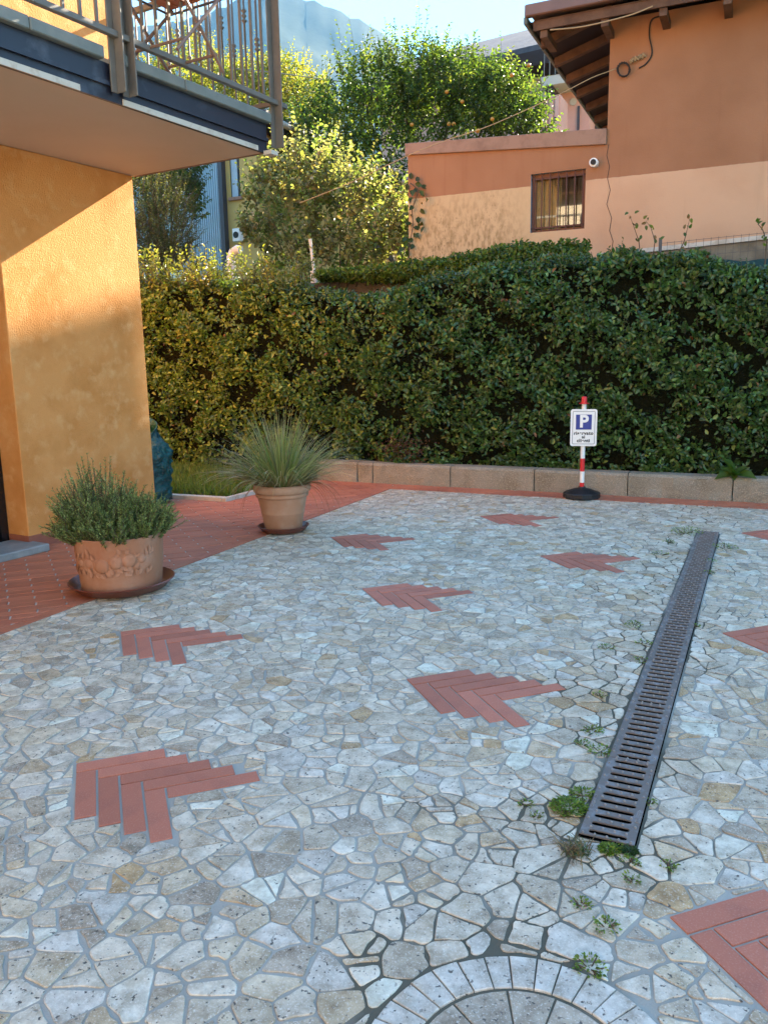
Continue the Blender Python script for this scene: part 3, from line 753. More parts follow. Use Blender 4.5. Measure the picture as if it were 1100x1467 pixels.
# end railing: knotted bars running back to the wall
MB().bbox(-0.085, -0.055, 0.03, 1.44, 3.30, 3.33).build('bottom_rail', MT['grey_steel'], rail)
MB().bbox(-0.09, -0.05, 0.03, 1.44, 4.22, 4.26).build('handrail', MT['grey_steel'], rail)
kb = MB(); p = BW(-0.07, 0, 0)
prof = [(0.008, 3.331), (0.008, 3.70)]
for zz in (3.715, 3.75, 3.785): prof += [(0.010, zz-0.014), (0.022, zz), (0.010, zz+0.014)]
prof += [(0.008, 3.80), (0.008, 4.219)]
kb.lathe(prof, 8, (p[0], p[1], 0)); kme = mesh('knotted_bar', kb.v, kb.f, MT['grey_steel'], smooth=True)
kb2 = MB(); prof2 = [(r_, z_ if z_ < 3.4 or z_ > 4 else z_+0.22) for r_, z_ in prof]; kb2.lathe(prof2, 8, (p[0], p[1], 0)); kme2 = mesh('knotted_bar', kb2.v, kb2.f, MT['grey_steel'], smooth=True)
for i in range(12):
    o = obj('knotted_bar', kme if i % 2 else kme2, rail); off = EO*(0.09+i*0.113); o.location = (float(off[0]), float(off[1]), 0)

# ------------------------------------------------------------------ neighbouring house on the right
HV = 11.4
nh = empty('neighbour_house', (1.5, HV, 0)); tag(nh, 'terracotta and peach two tone house with overhanging eaves and barred window', 'house')
wl_u = float(PV(585, 300, HV)[0]); wr_u = float(PV(871, 150, HV)[0])
zl = float(PV(585, 222, HV)[2]); zr = float(PV(868, 207, HV)[2])
w0 = PV(760, 250, HV); w1 = PV(838, 240, HV); w2 = PV(838, 326, HV); w3 = PV(760, 334, HV)
wx0, wx1 = (w0[0]+w3[0])/2, (w1[0]+w2[0])/2; wz0, wz1 = (w2[2]+w3[2])/2, (w0[2]+w1[2])/2
def wall_with_hole(outer, holes, y, depth, mat):
    loops = [outer]+holes; flat = [p for lp in loops for p in lp]
    tr = tessellate_polygon([[Vector((x, z, 0)) for x, z in lp] for lp in loops])
    v = [(x, y, z) for x, z in flat]; f = []
    for t in tr:
        A, B, C = [Vector((flat[i][0], flat[i][1])) for i in t]
        f.append(tuple(t) if (B-A).cross(C-A) > 0 else tuple(reversed(t)))
    return v, f
v, f = wall_with_hole([(wl_u, -0.1), (wr_u, -0.1), (wr_u, zr), (wl_u, zl)], [[(wx0, wz0), (wx1, wz0), (wx1, wz1), (wx0, wz1)]], HV, 0, None)
k = len(v)
v += [(wl_u, HV+4, -0.1), (wl_u, HV+4, zl), (wr_u, HV+4, zr), (wr_u, HV+4, -0.1)]
f += [(k, 0, 3, k+1), (3, 2, k+2, k+1)]
wing = obj('wing_wall', mesh('wing_wall', v, f, MT['house']), nh)
D = 0.15
rv = [(wx0, HV, wz0), (wx1, HV, wz0), (wx1, HV, wz1), (wx0, HV, wz1), (wx0, HV+D, wz0), (wx1, HV+D, wz0), (wx1, HV+D, wz1), (wx0, HV+D, wz1)]
window = obj('window', mesh('window', rv, [(0, 1, 5, 4), (1, 2, 6, 5), (2, 3, 7, 6), (3, 0, 4, 7)], MT['reveal']), nh)
fr = MB(); t = 0.055
fr.box(wx0+.002, wx1-.002, HV+0.075, HV+0.12, wz1-t, wz1-.002).box(wx0+.002, wx1-.002, HV+0.075, HV+0.12, wz0+.002, wz0+t*.7)
fr.box(wx0+.002, wx0+t, HV+0.075, HV+0.12, wz0+t*.7+.001, wz1-t-.001).box(wx1-t, wx1-.002, HV+0.075, HV+0.12, wz0+t*.7+.001, wz1-t-.001)
fr.build('frame', MT['winframe'], window)
gm = bpy.data.materials.new('clear_glass'); gm.use_nodes = True
n_, l_ = nodes(gm); n_.remove(n_['Principled BSDF'])
tr_ = n_.new('ShaderNodeBsdfTransparent'); gl_ = n_.new('ShaderNodeBsdfGlossy'); gl_.inputs['Roughness'].default_value = 0.02; mx_ = n_.new('ShaderNodeMixShader')
tr_.inputs[0].default_value = (0.9, 0.92, 0.9, 1); mx_.inputs[0].default_value = 0.16
l_.new(tr_.outputs[0], mx_.inputs[1]); l_.new(gl_.outputs[0], mx_.inputs[2]); l_.new(mx_.outputs[0], n_['Material Output'].inputs[0])
MB().box(wx0+t, wx1-t, HV+0.094, HV+0.098, wz0+t*.7, wz1-t).build('pane', gm, window)
# curtain: a pleated sheet behind the left half, then the dark room
nn = 26; cv = []; ww = wx1-wx0
for i in range(nn):
    x = wx0+ww*0.50*i/(nn-1)+0.02; y = HV+0.17+0.02*math.sin(i*1.4); cv += [(x, y, wz0+.01), (x, y, wz1-.01)]
obj('curtain', mesh('curtain', cv, [(2*i, 2*i+2, 2*i+3, 2*i+1) for i in range(nn-1)], MT['curtain'], smooth=True), window)
MB().box(wx0-.3, wx1+.3, HV+1.2, HV+1.25, wz0-.4, wz1+.3).build('room_back', MT['render_grey'], window)
for i in range(7):
    x = wx0+0.035+(ww-0.07)*i/6; MB().tube([(x, HV+0.025, wz0+.002), (x, HV+0.025, wz1-.002)], 0.009, 6).build('bar', MT['bars'], window)
MB().box(wx0+.003, wx1-.003, HV+0.034, HV+0.040, wz1-.075, wz1-.055).build('bar', MT['bars'], window)
MB().box(wx0+.003, wx1-.003, HV+0.034, HV+0.040, wz0+.05, wz0+.07).build('bar', MT['bars'], window)
# parapet cap
c0, c1 = float(PV(585, 204, HV-.04)[2]), float(PV(868, 183, HV-.04)[2])
MB().hexa([(wl_u-.03, HV-.04, zl+.001), (wr_u-.003, HV-.04, zr+.001), (wr_u-.003, HV+4, zr+.001), (wl_u-.03, HV+4, zl+.001), (wl_u-.03, HV-.04, c0), (wr_u-.003, HV-.04, c1), (wr_u-.003, HV+4, c1), (wl_u-.03, HV+4, c0)]).build('parapet_cap', MT['cap'], nh, bevel=0.006)
# main block
EVF = HV-0.5; ue = float(PV(757, 18, EVF)[0]); ez = float(PV(775, 41, EVF)[2]); gz0 = float(PV(760, 26, EVF)[2]); gz1 = float(PV(757, 9, EVF)[2])
UR, VB = 6.5, 19.0; tanp = 0.28
MB().box(wr_u, UR, HV+0.0005, VB-0.8, -0.1, ez+0.13).build('main_wall', MT['house'], nh)
def roofz(u, v): return ez+0.10+tanp*min(u-ue, v-EVF, UR+1-u, VB-v)
cu = [ue, UR+1]; mid = (VB-EVF)/2
rid0 = (ue+mid, EVF+mid, roofz(ue+mid, EVF+mid)); rid1 = (UR+1-mid, EVF+mid, rid0[2])
if rid1[0] < rid0[0]:
    mm = (ue+UR+1)/2; rid0 = (mm, EVF+(mm-ue), roofz(mm, EVF+(mm-ue))); rid1 = (mm, VB-(mm-ue), rid0[2])
zc_ = ez+0.10
def hip(dz, mat, name):
    cs = [(ue, EVF, zc_+dz), (UR+1, EVF, zc_+dz), (UR+1, VB, zc_+dz), (ue, VB, zc_+dz), (rid0[0], rid0[1], rid0[2]+dz), (rid1[0], rid1[1], rid1[2]+dz)]
    if abs(rid0[0]-rid1[0]) > 0.01: fs = [(0, 1, 5, 4), (1, 2, 5), (2, 3, 4, 5), (3, 0, 4)]
    else: fs = [(0, 1, 4), (1, 2, 5, 4), (2, 3, 5), (3, 0, 4, 5)]
    return obj(name, mesh(name, cs, fs, mat), nh)
MB().box(-1.7, UR, 14.2, VB-1.0, ez+.2, ez+4.1).build('sun_block_storey', MT['house'], nh)  # unseen storey added to keep the sun off the yard
hip(0.0, MT['boards'], 'eave_boards')
roof = hip(0.12, MT['cap'], 'roof')
MB().box(ue-.03, UR+1.02, EVF-.09, EVF-.001, gz0, gz1).build('front_gutter', MT['fascia'], roof, bevel=0.012)
MB().box(ue-.05, ue-.001, EVF-.05, VB, ez+0.07, ez+0.16).build('side_gutter', MT['pipe_green'], roof, bevel=0.01)
MB().box(ue+.06, UR+.9, EVF+.012, EVF+.04, ez, ez+0.115).build('verge_board', MT['beam'], nh)
v_ = EVF+0.55
while v_ < VB-0.6:
    z0_ = ez-0.02; x1_ = wr_u-0.004; dzz = tanp*(x1_-ue)
    MB().hexa([(ue+.03, v_, z0_), (x1_, v_, z0_+dzz), (x1_, v_+.10, z0_+dzz), (ue+.03, v_+.10, z0_), (ue+.03, v_, z0_+.11), (x1_, v_, z0_+.11+dzz), (x1_, v_+.10, z0_+.11+dzz), (ue+.03, v_+.10, z0_+.11)]).build('rafter', MT['beam'], nh)
    v_ += 0.78
for px_ in (779, 866, 949, 1040):
    x = float(PV(px_, 40, EVF+.05)[0])
    MB().box(x-.045, x+.045, EVF-.0+0.045, HV+.1, ez-0.085, ez-0.002).build('beam', MT['beam'], nh)
# crack down the joint, security camera, cable coil and cables
pts = [(872, 206), (869, 222), (873, 238), (870, 255), (874, 272), (869, 292), (876, 312), (873, 330), (878, 345), (876, 358)]
cr = []
for i, (px_, py_) in enumerate(pts):
    q = PV(px_, py_, HV-0.002); cr += [(q[0]-.004, q[1], q[2]), (q[0]+.004, q[1], q[2])]
obj('crack', mesh('crack', cr, [(2*i, 2*i+1, 2*i+3, 2*i+2) for i in range(len(pts)-1)], MT['cable']), nh)
q = PV(850, 232, HV-0.09)
scam = empty('security_camera', (q[0], HV, q[2])); tag(scam, 'small white dome security camera on the wall above the barred window', 'camera')
cm = MB()
def cyl_y(m, x, y0, y1, z, r, n=16):
    m.tube([(x, y0, z), (x, y1, z)], r, n)
cyl_y(cm, q[0], HV-0.001, HV-0.10, q[2], 0.055); cm.build('housing', MT['white'], scam, smooth=True)
c2 = MB(); cyl_y(c2, q[0], HV-0.101, HV-0.118, q[2], 0.036); c2.build('lens', MT['ink'], scam, smooth=True)
def cable(name, pix, label, mat, r=0.008, vv=None, group=None, sag=0):
    P_ = [PV(px_, py_, vv if not hasattr(vv, '__len__') else vv[i]) for i, (px_, py_) in enumerate(pix)]
    # smooth
    P2 = []
    for i in range(len(P_)-1):
        p0, p1, p2, p3 = P_[max(i-1, 0)], P_[i], P_[i+1], P_[min(i+2, len(P_)-1)]
        for s_ in np.linspace(0, 1, 7)[:-1]:
            P2.append(0.5*((2*p1)+(-p0+p2)*s_+(2*p0-5*p1+4*p2-p3)*s_**2+(-p0+3*p1-3*p2+p3)*s_**3))
    P2.append(P_[-1])
    o = MB().tube(P2, r, 6).build(name, mat, smooth=True); return tag(o, label, 'cable', group)
cable('wall_cable', [(948, 22), (933, 28), (930, 50), (934, 75), (926, 90), (915, 97)], 'dark cable dropping from the eaves down the terracotta wall', MT['cable'], 0.009, HV-.012)
coil = []
for i in range(70):
    a_ = i*2*math.pi/17; px_, py_ = 893+(8.6+1.2*math.sin(i*1.7))*math.cos(a_), 99+(10+1.2*math.cos(i*2.1))*math.sin(a_); coil.append(PV(px_, py_, HV-.02-.0006*i))
tag(MB().tube(coil, 0.007, 5).build('cable_coil', MT['cable'], smooth=True), 'coil of black cable hanging on the terracotta wall', 'cable')
kn = []
for i in range(60):
    s_ = i/59; kn.append(PV(903+s_*20+3*math.sin(i*1.9), 87-s_*9+3.2*math.cos(i*2.3), HV-.03-.02*math.sin(i)))
tag(MB().tube(kn, 0.009, 5).build('cable_knot', MT['cable_tan'], smooth=True), 'tangle of tan rope tied beside the cable coil', 'rope')
cable('overhead_cable', [(884, 97), (868, 103), (845, 112), (790, 140), (700, 180), (640, 200), (585, 222), (500, 262), (430, 290)], 'pale cable sagging from the coil across the fruit tree', MT['cable_tan'], 0.006, [HV-.03, HV-.1, 11.2, 11.1, 11.0, 10.95, 10.9, 10.9, 10.9])
cable('overhead_cable', [(788, 42), (830, 38), (868, 30), (905, 20), (935, 8)], 'tan cable slung along the eaves board', MT['cable_tan'], 0.008, EVF-.01)
cable('overhead_cable', [(330, 97), (400, 104), (470, 114), (520, 118), (640, 118)], 'thin dark cable crossing the sky above the yellow tree', MT['cable_grey'], 0.012, 18.0)

# ------------------------------------------------------------------ yellow house behind the hedge with pale blue sheeting
YV = 16.0
yh = empty('yellow_house', (-10.6, YV, 0)); tag(yh, 'yellow rendered house with pale blue ribbed cladding behind the hedge', 'house')
yx0 = float(PV(326, 350, YV)[0]); yx1 = float(PV(371, 300, YV)[0]); yxl = float(PV(262, 350, YV)[0])
a_ = PV(329, 230, YV); b_ = PV(345, 281, YV); ywx0, ywx1, ywz0, ywz1 = float(a_[0]), float(b_[0]), float(b_[2]), float(b_[2])+1.25
v, f = wall_with_hole([(yx0, -.1), (yx1, -.1), (yx1, 6.5), (yx0, 6.5)], [[(ywx0, ywz0), (ywx1, ywz0), (ywx1, ywz1), (ywx0, ywz1)]], YV, 0, None)
k = len(v); v += [(yx1, YV+9, -.1), (yx1, YV+9, 6.5)]; f += [(1, k, k+1, 2)]
obj('wall', mesh('wall', v, f, MT['yellow']), yh)
yw = MB().box(ywx0-.05, ywx1+.05, YV-.06, YV-.002, ywz0-.07, ywz0-.002).build('window', MT['cap'], yh)
MB().box(ywx0+.001, ywx0+0.16, YV+.03, YV+.08, ywz0, ywz1-.001).build('shutter', MT['sheet'], yw)
MB().box(ywx0+0.162, ywx1-.001, YV+.10, YV+.12, ywz0, ywz1-.001).build('pane', MT['pane_blue'], yw)
# gable-side eave running back along the right wall
MB().hexa([(yx1-.2, YV-.5, 6.42), (yx1+.55, YV-.5, 6.32), (yx1+.55, YV+9.5, 6.32), (yx1-.2, YV+9.5, 6.42), (yx1-.2, YV-.5, 6.56), (yx1+.55, YV-.5, 6.46), (yx1+.55, YV+9.5, 6.46), (yx1-.2, YV+9.5, 6.56)]).build('eave', MT['boards'], yh)
MB().hexa([(yx1-4, YV-.52, 7.6), (yx1+.62, YV-.52, 6.465), (yx1+.62, YV+9.5, 6.465), (yx1-4, YV+9.5, 7.6), (yx1-4, YV-.52, 7.75), (yx1+.62, YV-.52, 6.60), (yx1+.62, YV+9.5, 6.60), (yx1-4, YV+9.5, 7.75)]).build('roof', MT['roof_far'], yh)
MB().tube([(yx1+.66, YV-.55, 6.44), (yx1+.66, YV+9.5, 6.44)], 0.07, 10).build('gutter', MT['flange'], yh, smooth=True)
# ribbed cladding: each rib a fold of the sheet
rb = []; x = yxl; i = 0
while x < yx0-0.06:
    wdt = 0.115 if x < yxl+0.45 else 0.058
    rb += [(x, YV-.10, 0), (x+wdt*.45, YV-.10, 0), (x+wdt*.55, YV-.135, 0), (x+wdt*.95, YV-.135, 0)]; x += wdt
rv = [(p[0], p[1], -.1) for p in rb]+[(p[0], p[1], 7.2) for p in rb]; n_r = len(rb)
obj('ribbed_cladding', mesh('ribbed_cladding', rv, [(i, i+1, n_r+i+1, n_r+i) for i in range(n_r-1)], MT['sheet']), yh)
MB().box(yxl, yx0-.001, YV-.09, YV+5, -.1, 7.2).build('clad_block', MT['sheet'], yh)
MB().box(yx0-.055, yx0+.05, YV-.16, YV-.003, -.1, 6.9).build('corner_trim', MT['trim'], yh)
q = PV(338, 336, YV-.2)
ac = empty('wall_fan_unit', (q[0], YV, q[2])); tag(ac, 'small white square vent unit with black fan on the yellow wall', 'vent')
MB().box(q[0]-.10, q[0]+.10, YV-.20, YV-.001, q[2]-.14, q[2]+.14).build('housing', MT['white'], ac, bevel=0.012)
m = MB(); cyl_y(m, q[0], YV-.201, YV-.215, q[2], 0.07); m.build('fan', MT['ink'], ac, smooth=True)

# ------------------------------------------------------------------ far house behind the fruit tree
FV = 25.0
fh = empty('distant_house', (-4.5, FV, 0)); tag(fh, 'pink house with dark slate roof and balcony beyond the fruit tree', 'house')
def fq(px_, py_, v=FV): return PV(px_, py_, v)
x0_ = float(fq(801, 150)[0]); x1_ = float(fq(845, 150)[0]); zb_ = float(fq(820, 131)[2]); xR = float(fq(905, 150)[0])
MB().box(x0_, x1_, FV, FV+6, -.1, zb_-.002).build('lower_wall', MT['pink'], fh)
MB().box(x1_+.001, xR, FV+.9, FV+6, -.1, zb_-.002).build('lower_wall', MT['white'], fh)
xw0 = float(fq(842, 150, FV+.88)[0]); xw1 = float(fq(862, 150, FV+.88)[0]); zw1 = float(fq(850, 138, FV+.88)[2])
wn_ = MB().box(xw0, xw1, FV+.84, FV+.897, zb_-2.2, zb_-.15).build('window', MT['trim'], fh)
MB().box(xw0+.08, xw1-.25, FV+.82, FV+.838, zb_-2.1, zb_-.75).build('pane', MT['pane_blue'], wn_)
for px_, py_ in ((821, 145), (835, 139)):
    c = fq(px_, py_, FV-.03); m = MB(); cyl_y(m, c[0], FV-.001, FV-.04, c[2], 0.10); m.build('round_vent', MT['pale_edge'], fh, smooth=True)
c = fq(829, 165); MB().box(c[0]-.03, c[0]+.03, FV-.06, FV-.001, c[2]-.6, c[2]+.25).build('downpipe', MT['trim'], fh)
xl_ = float(fq(777, 128, FV-.9)[0])
bal = MB().hexa([(xl_, FV-.9, zb_), (xR, FV-.9, zb_), (xR, FV+2, zb_), (xl_, FV+2, zb_), (xl_-.05, FV-.95, zb_+.22), (xR, FV-.95, zb_+.22), (xR, FV+2, zb_+.22), (xl_-.05, FV+2, zb_+.22)]).build('balcony', MT['pale_edge'], fh)
MB().hexa([(x0_-.002, FV-.05, zb_-.75), (x0_-.001, FV-.05, zb_-.75), (x0_-.001, FV+2, zb_-.75), (x0_-.002, FV+2, zb_-.75), (xl_+.02, FV-.85, zb_-.003), (x0_-.001, FV-.85, zb_-.003), (x0_-.001, FV+2, zb_-.003), (xl_+.02, FV+2, zb_-.003)]).build('balcony_bracket', MT['trim'], fh)
MB().tube([(xl_, FV-.88, zb_+1.15), (xR, FV-.88, zb_+1.15)], .03, 6).build('balcony_rail', MT['grey_steel'], bal)
MB().tube([(xl_+.1, FV-.88, zb_+1.1), (xl_+1.5, FV-.88, zb_+.28)], .05, 6).build('balcony_rail', MT['trim'], bal)
i = 0; x = xl_+.02
while x < xR:
    MB().box(x, x+.025, FV-.89, FV-.865, zb_+.221, zb_+1.13).build('rail_bar', MT['grey_steel'], bal); x += .155
xu0 = float(fq(752, 90, FV+1)[0])
MB().box(xu0, xR, FV+1.2, FV+6, zb_+.222, float(fq(716, 80, FV+.3)[2])-.462).build('upper_wall', MT['cream'], fh)
c0_ = fq(762, 98, FV+.8); c1_ = fq(781, 75, FV+.8)
acu = MB().box(c0_[0], c1_[0], FV+.7, FV+1.1, c0_[2], c1_[2]).build('air_conditioner', MT['white'], fh, bevel=.02)
m = MB(); cyl_y(m, (c0_[0]+c1_[0])/2+.02, FV+.699, FV+.66, (c0_[2]+c1_[2])/2, 0.19, 20); m.build('fan', MT['ink'], acu, smooth=True)
xd = float(fq(806, 110, FV+1.19)[0]); MB().box(xd, xd+1.0, FV+1.15, FV+1.199, zb_+.23, zb_+2.3).build('balcony_door', MT['pane_blue'], fh)
# roof: eave towards us, rising behind
e0 = fq(716, 80, FV+.3); e1_ = fq(800, 62, FV+.3); r0 = fq(650, 67, FV+6); r1 = fq(760, 34, FV+6); ze = float(e0[2])
A_, B_ = fq(653, 65, FV+5), fq(753, 36, FV+5); slp = float((B_[2]-A_[2])/(B_[0]-A_[0])); xl2, xr2 = float(e0[0])-5.0, xR+1
rzl, rzr = float(A_[2])+slp*(xl2-float(A_[0])), float(B_[2])+slp*.35*(xr2-float(B_[0]))
MB().hexa([(xl2, FV+.2, ze-.4), (xr2, FV+.2, ze+.1), (xr2, FV+5, rzr-.2), (xl2, FV+5, rzl-.2), (xl2, FV+.2, ze-.2), (xr2, FV+.2, ze+.3), (xr2, FV+5, rzr), (xl2, FV+5, rzl)]).build('roof', MT['roof_far'], fh)
MB().hexa([(xl2+.01, FV+.14, ze-.46), (xr2, FV+.14, ze-.46), (xr2, FV+.198, ze-.46), (xl2+.01, FV+.198, ze-.46), (xl2+.01, FV+.14, ze-.37), (xr2, FV+.14, ze+.13), (xr2, FV+.198, ze+.13), (xl2+.01, FV+.198, ze-.37)]).build('eave_board', MT['boards'], fh)
MB().box(xl2+.01, xr2, FV+.199, FV+2.2, ze-.46, ze-.42).build('eave_soffit', MT['boards'], fh)
MB().box(e0[0]-4.5, xu0-.002, FV+1.5, FV+6, -.1, ze-.462).build('side_wall', MT['pink'], fh)
# ribbed pinkish shed wall seen below the balcony
sx0 = float(fq(755, 150, FV-2)[0]); sx1 = float(fq(801, 150, FV-2)[0]); x = sx0; sz = float(fq(780, 136, FV-2)[2])
sh = empty('garden_shed', ((sx0+sx1)/2, FV-2, 0)); tag(sh, 'pink ribbed shed wall half hidden behind the fruit tree', 'shed')
MB().box(sx0, sx1, FV-1.9, FV-.95, -.1, sz).build('shed_wall', MT['pink'], sh)
while x < sx1-.12:
    MB().box(x, x+.10, FV-1.95, FV-1.901, -.1, sz-.02).build('plank', MT['pink'], sh); x += .15

# ------------------------------------------------------------------ walls and fence behind the hedge
wall_b = MB().box(-7.6, -3.35, 9.32, 9.5, -.1, 2.38).build('boundary_wall', MT['concrete'], bevel=0.01); tag(wall_b, 'weathered brown boundary wall showing above the left of the hedge', 'wall')
pz0 = float(PV(870, 362, 10.3)[2]); pz1 = float(PV(1100, 336, 10.3)[2]); px0 = float(PV(860, 360, 10.3)[0]); px1_ = float(PV(1100, 336, 10.3)[0]); sl = (pz1-pz0)/(px1_-px0)
low = empty('garden_wall', (px0+1, 10.3, 0)); tag(low, 'rough grey rendered garden wall behind the wire fence', 'wall')
MB().hexa([(px0, 10.3, -.1), (2.2, 10.3, -.1), (2.2, 10.5, -.1), (px0, 10.5, -.1), (px0, 10.3, pz0-.05), (2.2, 10.3, pz0+sl*(2.2-px0)-.05), (2.2, 10.5, pz0+sl*(2.2-px0)-.05), (px0, 10.5, pz0-.05)]).build('wall_body', MT['render_grey'], low)
MB().hexa([(px0-.02, 10.27, pz0-.048), (2.2, 10.27, pz0+sl*(2.2-px0)-.048), (2.2, 10.53, pz0+sl*(2.2-px0)-.048), (px0-.02, 10.53, pz0-.048), (px0-.02, 10.27, pz0), (2.2, 10.27, pz0+sl*(2.2-px0)), (2.2, 10.53, pz0+sl*(2.2-px0)), (px0-.02, 10.53, pz0)]).build('wall_cap', MT['flange'], low)
fence = empty('wire_fence', (-0.3, 9.75, 0)); tag(fence, 'thin wire mesh fence above the right end of the hedge', 'fence')
fx0 = float(PV(945, 360, 9.75)[0]); fz = float(PV(1000, 343, 9.75)[2])
fm = MB(); x = fx0
while x < 1.8: fm.box(x-.002, x+.002, 9.748, 9.752, .5, fz+.03*(x-fx0)); x += .075
obj('mesh_wires', mesh('mesh_wires', fm.v, fm.f, MT['wire']), fence)
for k_ in range(8):
    z = fz-.012-.085*k_; MB().hexa([(fx0, 9.753, z), (1.8, 9.753, z+.03*(1.8-fx0)), (1.8, 9.757, z+.03*(1.8-fx0)), (fx0, 9.757, z), (fx0, 9.753, z+.004), (1.8, 9.753, z+.004+.03*(1.8-fx0)), (1.8, 9.757, z+.004+.03*(1.8-fx0)), (fx0, 9.757, z+.004)]).build('strand', MT['wire'], fence)
for x in (fx0, fx0+1.9): MB().tube([(x, 9.765, -.1), (x, 9.765, fz+.05)], .018, 8).build('post', MT['wire'], fence)
nv = []
for i in range(24):
    s_ = i/23; x = fx0+.12+s_*2.0; zt_ = float(PV(985, 372, 9.68)[2])-.10*s_+.012*math.sin(i*1.3)
    for j in range(5): nv.append((x, 9.68+.012*math.sin(i*.9+j), zt_-.16*j))
net = obj('green_netting', mesh('green_netting', nv, [(i*5+j, i*5+j+1, (i+1)*5+j+1, (i+1)*5+j) for i in range(23) for j in range(4)], MT['green_net'], smooth=True)); tag(net, 'dark green netting sagging along the wire fence', 'netting')
pp = [PV(333, 425, 9.75), PV(333, 400, 9.75), PV(331, 380, 9.75), PV(331, 368, 9.75), PV(334, 361, 9.75), PV(340, 357, 9.75), PV(345, 358, 9.75)]
pipe = empty('vent_pipe', (pp[0][0], 9.75, 0)); tag(pipe, 'white plastic vent pipe with a bent top rising behind the hedge', 'pipe')
MB().tube([(pp[0][0], 9.75, -.1)]+pp, 0.062, 14).build('pipe_tube', MT['offwhite'], pipe, smooth=True)
MB().tube([pp[1]-np.array([0, 0, .03]), pp[1]+np.array([0, 0, .02])], 0.070, 14).build('collar', MT['offwhite'], pipe, smooth=True)
s0 = PV(444, 342, 9.7); s1 = PV(450, 388, 9.7)
st = empty('white_stake', (s1[0], 9.7, 0)); tag(st, 'thin white stake leaning up in front of the yellowing shrub', 'stake')
MB().tube([(s1[0]+.01, 9.7, -.1), s1, s0], 0.02, 8).build('stake_rod', MT['offwhite'], st, smooth=True)
MB().tube([(s1[0]+.01, 9.7, 2.2), s1], 0.055, 10).build('stake_socket', MT['offwhite'], st, smooth=True)

# ------------------------------------------------------------------ added unseen house behind the viewpoint, bounces warm sunlight into the yard
bh = empty('fill_house', (0, -7.2, 0)); tag(bh, 'unseen cream house added to bounce warm sunlight into the yard', 'house')
hs = [[(x, z), (x+1.0, z), (x+1.0, z+1.5), (x, z+1.5)] for z in (0.9, 3.9) for x in (-8.0, -5.0, -2.0, 1.0, 4.0)]
v, f = wall_with_hole([(-10, -.1), (7, -.1), (7, 7.0), (-10, 7.0)], hs, -7.0, 0, None)
f = [tuple(reversed(q_)) for q_ in f]
obj('wall', mesh('wall', v, f, M('cream_wall', (0.43, 0.36, 0.27), 0.9, 0.2, var=((0.38, 0.31, 0.23), 1.5, 0.4, 0.7))), bh)
for h_ in hs:
    x_, z_ = h_[0]; wb = MB().box(x_, x_+1.0, -7.2, -7.15, z_, z_+1.5).build('window', MT['pane_blue'], bh)
    MB().box(x_-.55, x_-.02, -6.99, -6.95, z_, z_+1.5).build('shutter', MT['beam'], wb); MB().box(x_+1.02, x_+1.55, -6.99, -6.95, z_, z_+1.5).build('shutter', MT['beam'], wb)
MB().box(-10.5, 7.5, -12, -6.4, 7.002, 7.2).build('roof', MT['cap'], bh)
yd = obj('fill_floor', mesh('fill_floor', [(-10, -7.0, -0.002), (7, -7.0, -0.002), (7, 0.249, -0.002), (-10, 0.249, -0.002)], [(0, 1, 2, 3)], M('pale_paving', (0.42, 0.39, 0.33), 0.8, 0.3, var=((0.5, 0.47, 0.4), 6, 0.4, 0.65)))); yd['kind'] = 'structure'  # unseen pale floor, added to bounce sunlight forward

# ================================================================== VEGETATION HELPERS
def unit(a): return a/np.maximum(np.linalg.norm(a, axis=-1, keepdims=True), 1e-9)
def leaf_arrays(pos, ax, nrm, L, W, col, fold=0.16, droop=0.12):
    n = len(pos); ax = unit(ax); side = unit(np.cross(nrm, ax)); nn_ = np.cross(ax, side)
    L = np.broadcast_to(np.asarray(L, float), (n,))[:, None]; W = np.broadcast_to(np.asarray(W, float), (n,))[:, None]
    sh = [(0, 0, 0), (.30, .48, fold), (.68, .40, fold*.7), (1, 0, -droop), (.68, -.40, fold*.7), (.30, -.48, fold)]
    V = np.stack([pos+ax*L*t+side*W*s+nn_*L*h for t, s, h in sh], 1).reshape(-1, 3)
    b = (np.arange(n)*6)[:, None]
    F = np.concatenate([b+np.array([[0, 1, 2, 3]]), b+np.array([[0, 3, 4, 5]])], 0)
    return V, F, np.repeat(col, 6, axis=0)
def leaf_obj(name, parts, mat, parent, stuff=True):
    V, F, C, k = [], [], [], 0
    for v, f, c in parts: V.append(v); F.append(f+k); C.append(c); k += len(v)
    o = obj(name, quadmesh(name, np.concatenate(V), np.concatenate(F), mat, np.clip(np.concatenate(C), 0.002, 1)), parent)
    if stuff: o['kind'] = 'stuff'
    return o
def palette(n, cols, w, jit=0.18):
    cols = np.array(cols); w = np.array(w, float); i = rng.choice(len(cols), n, p=w/w.sum())
    return cols[i]*(1+rng.normal(0, jit, (n, 1)))*(1+rng.normal(0, .06, (n, 3)))
def rdir(n): return unit(rng.normal(size=(n, 3)))
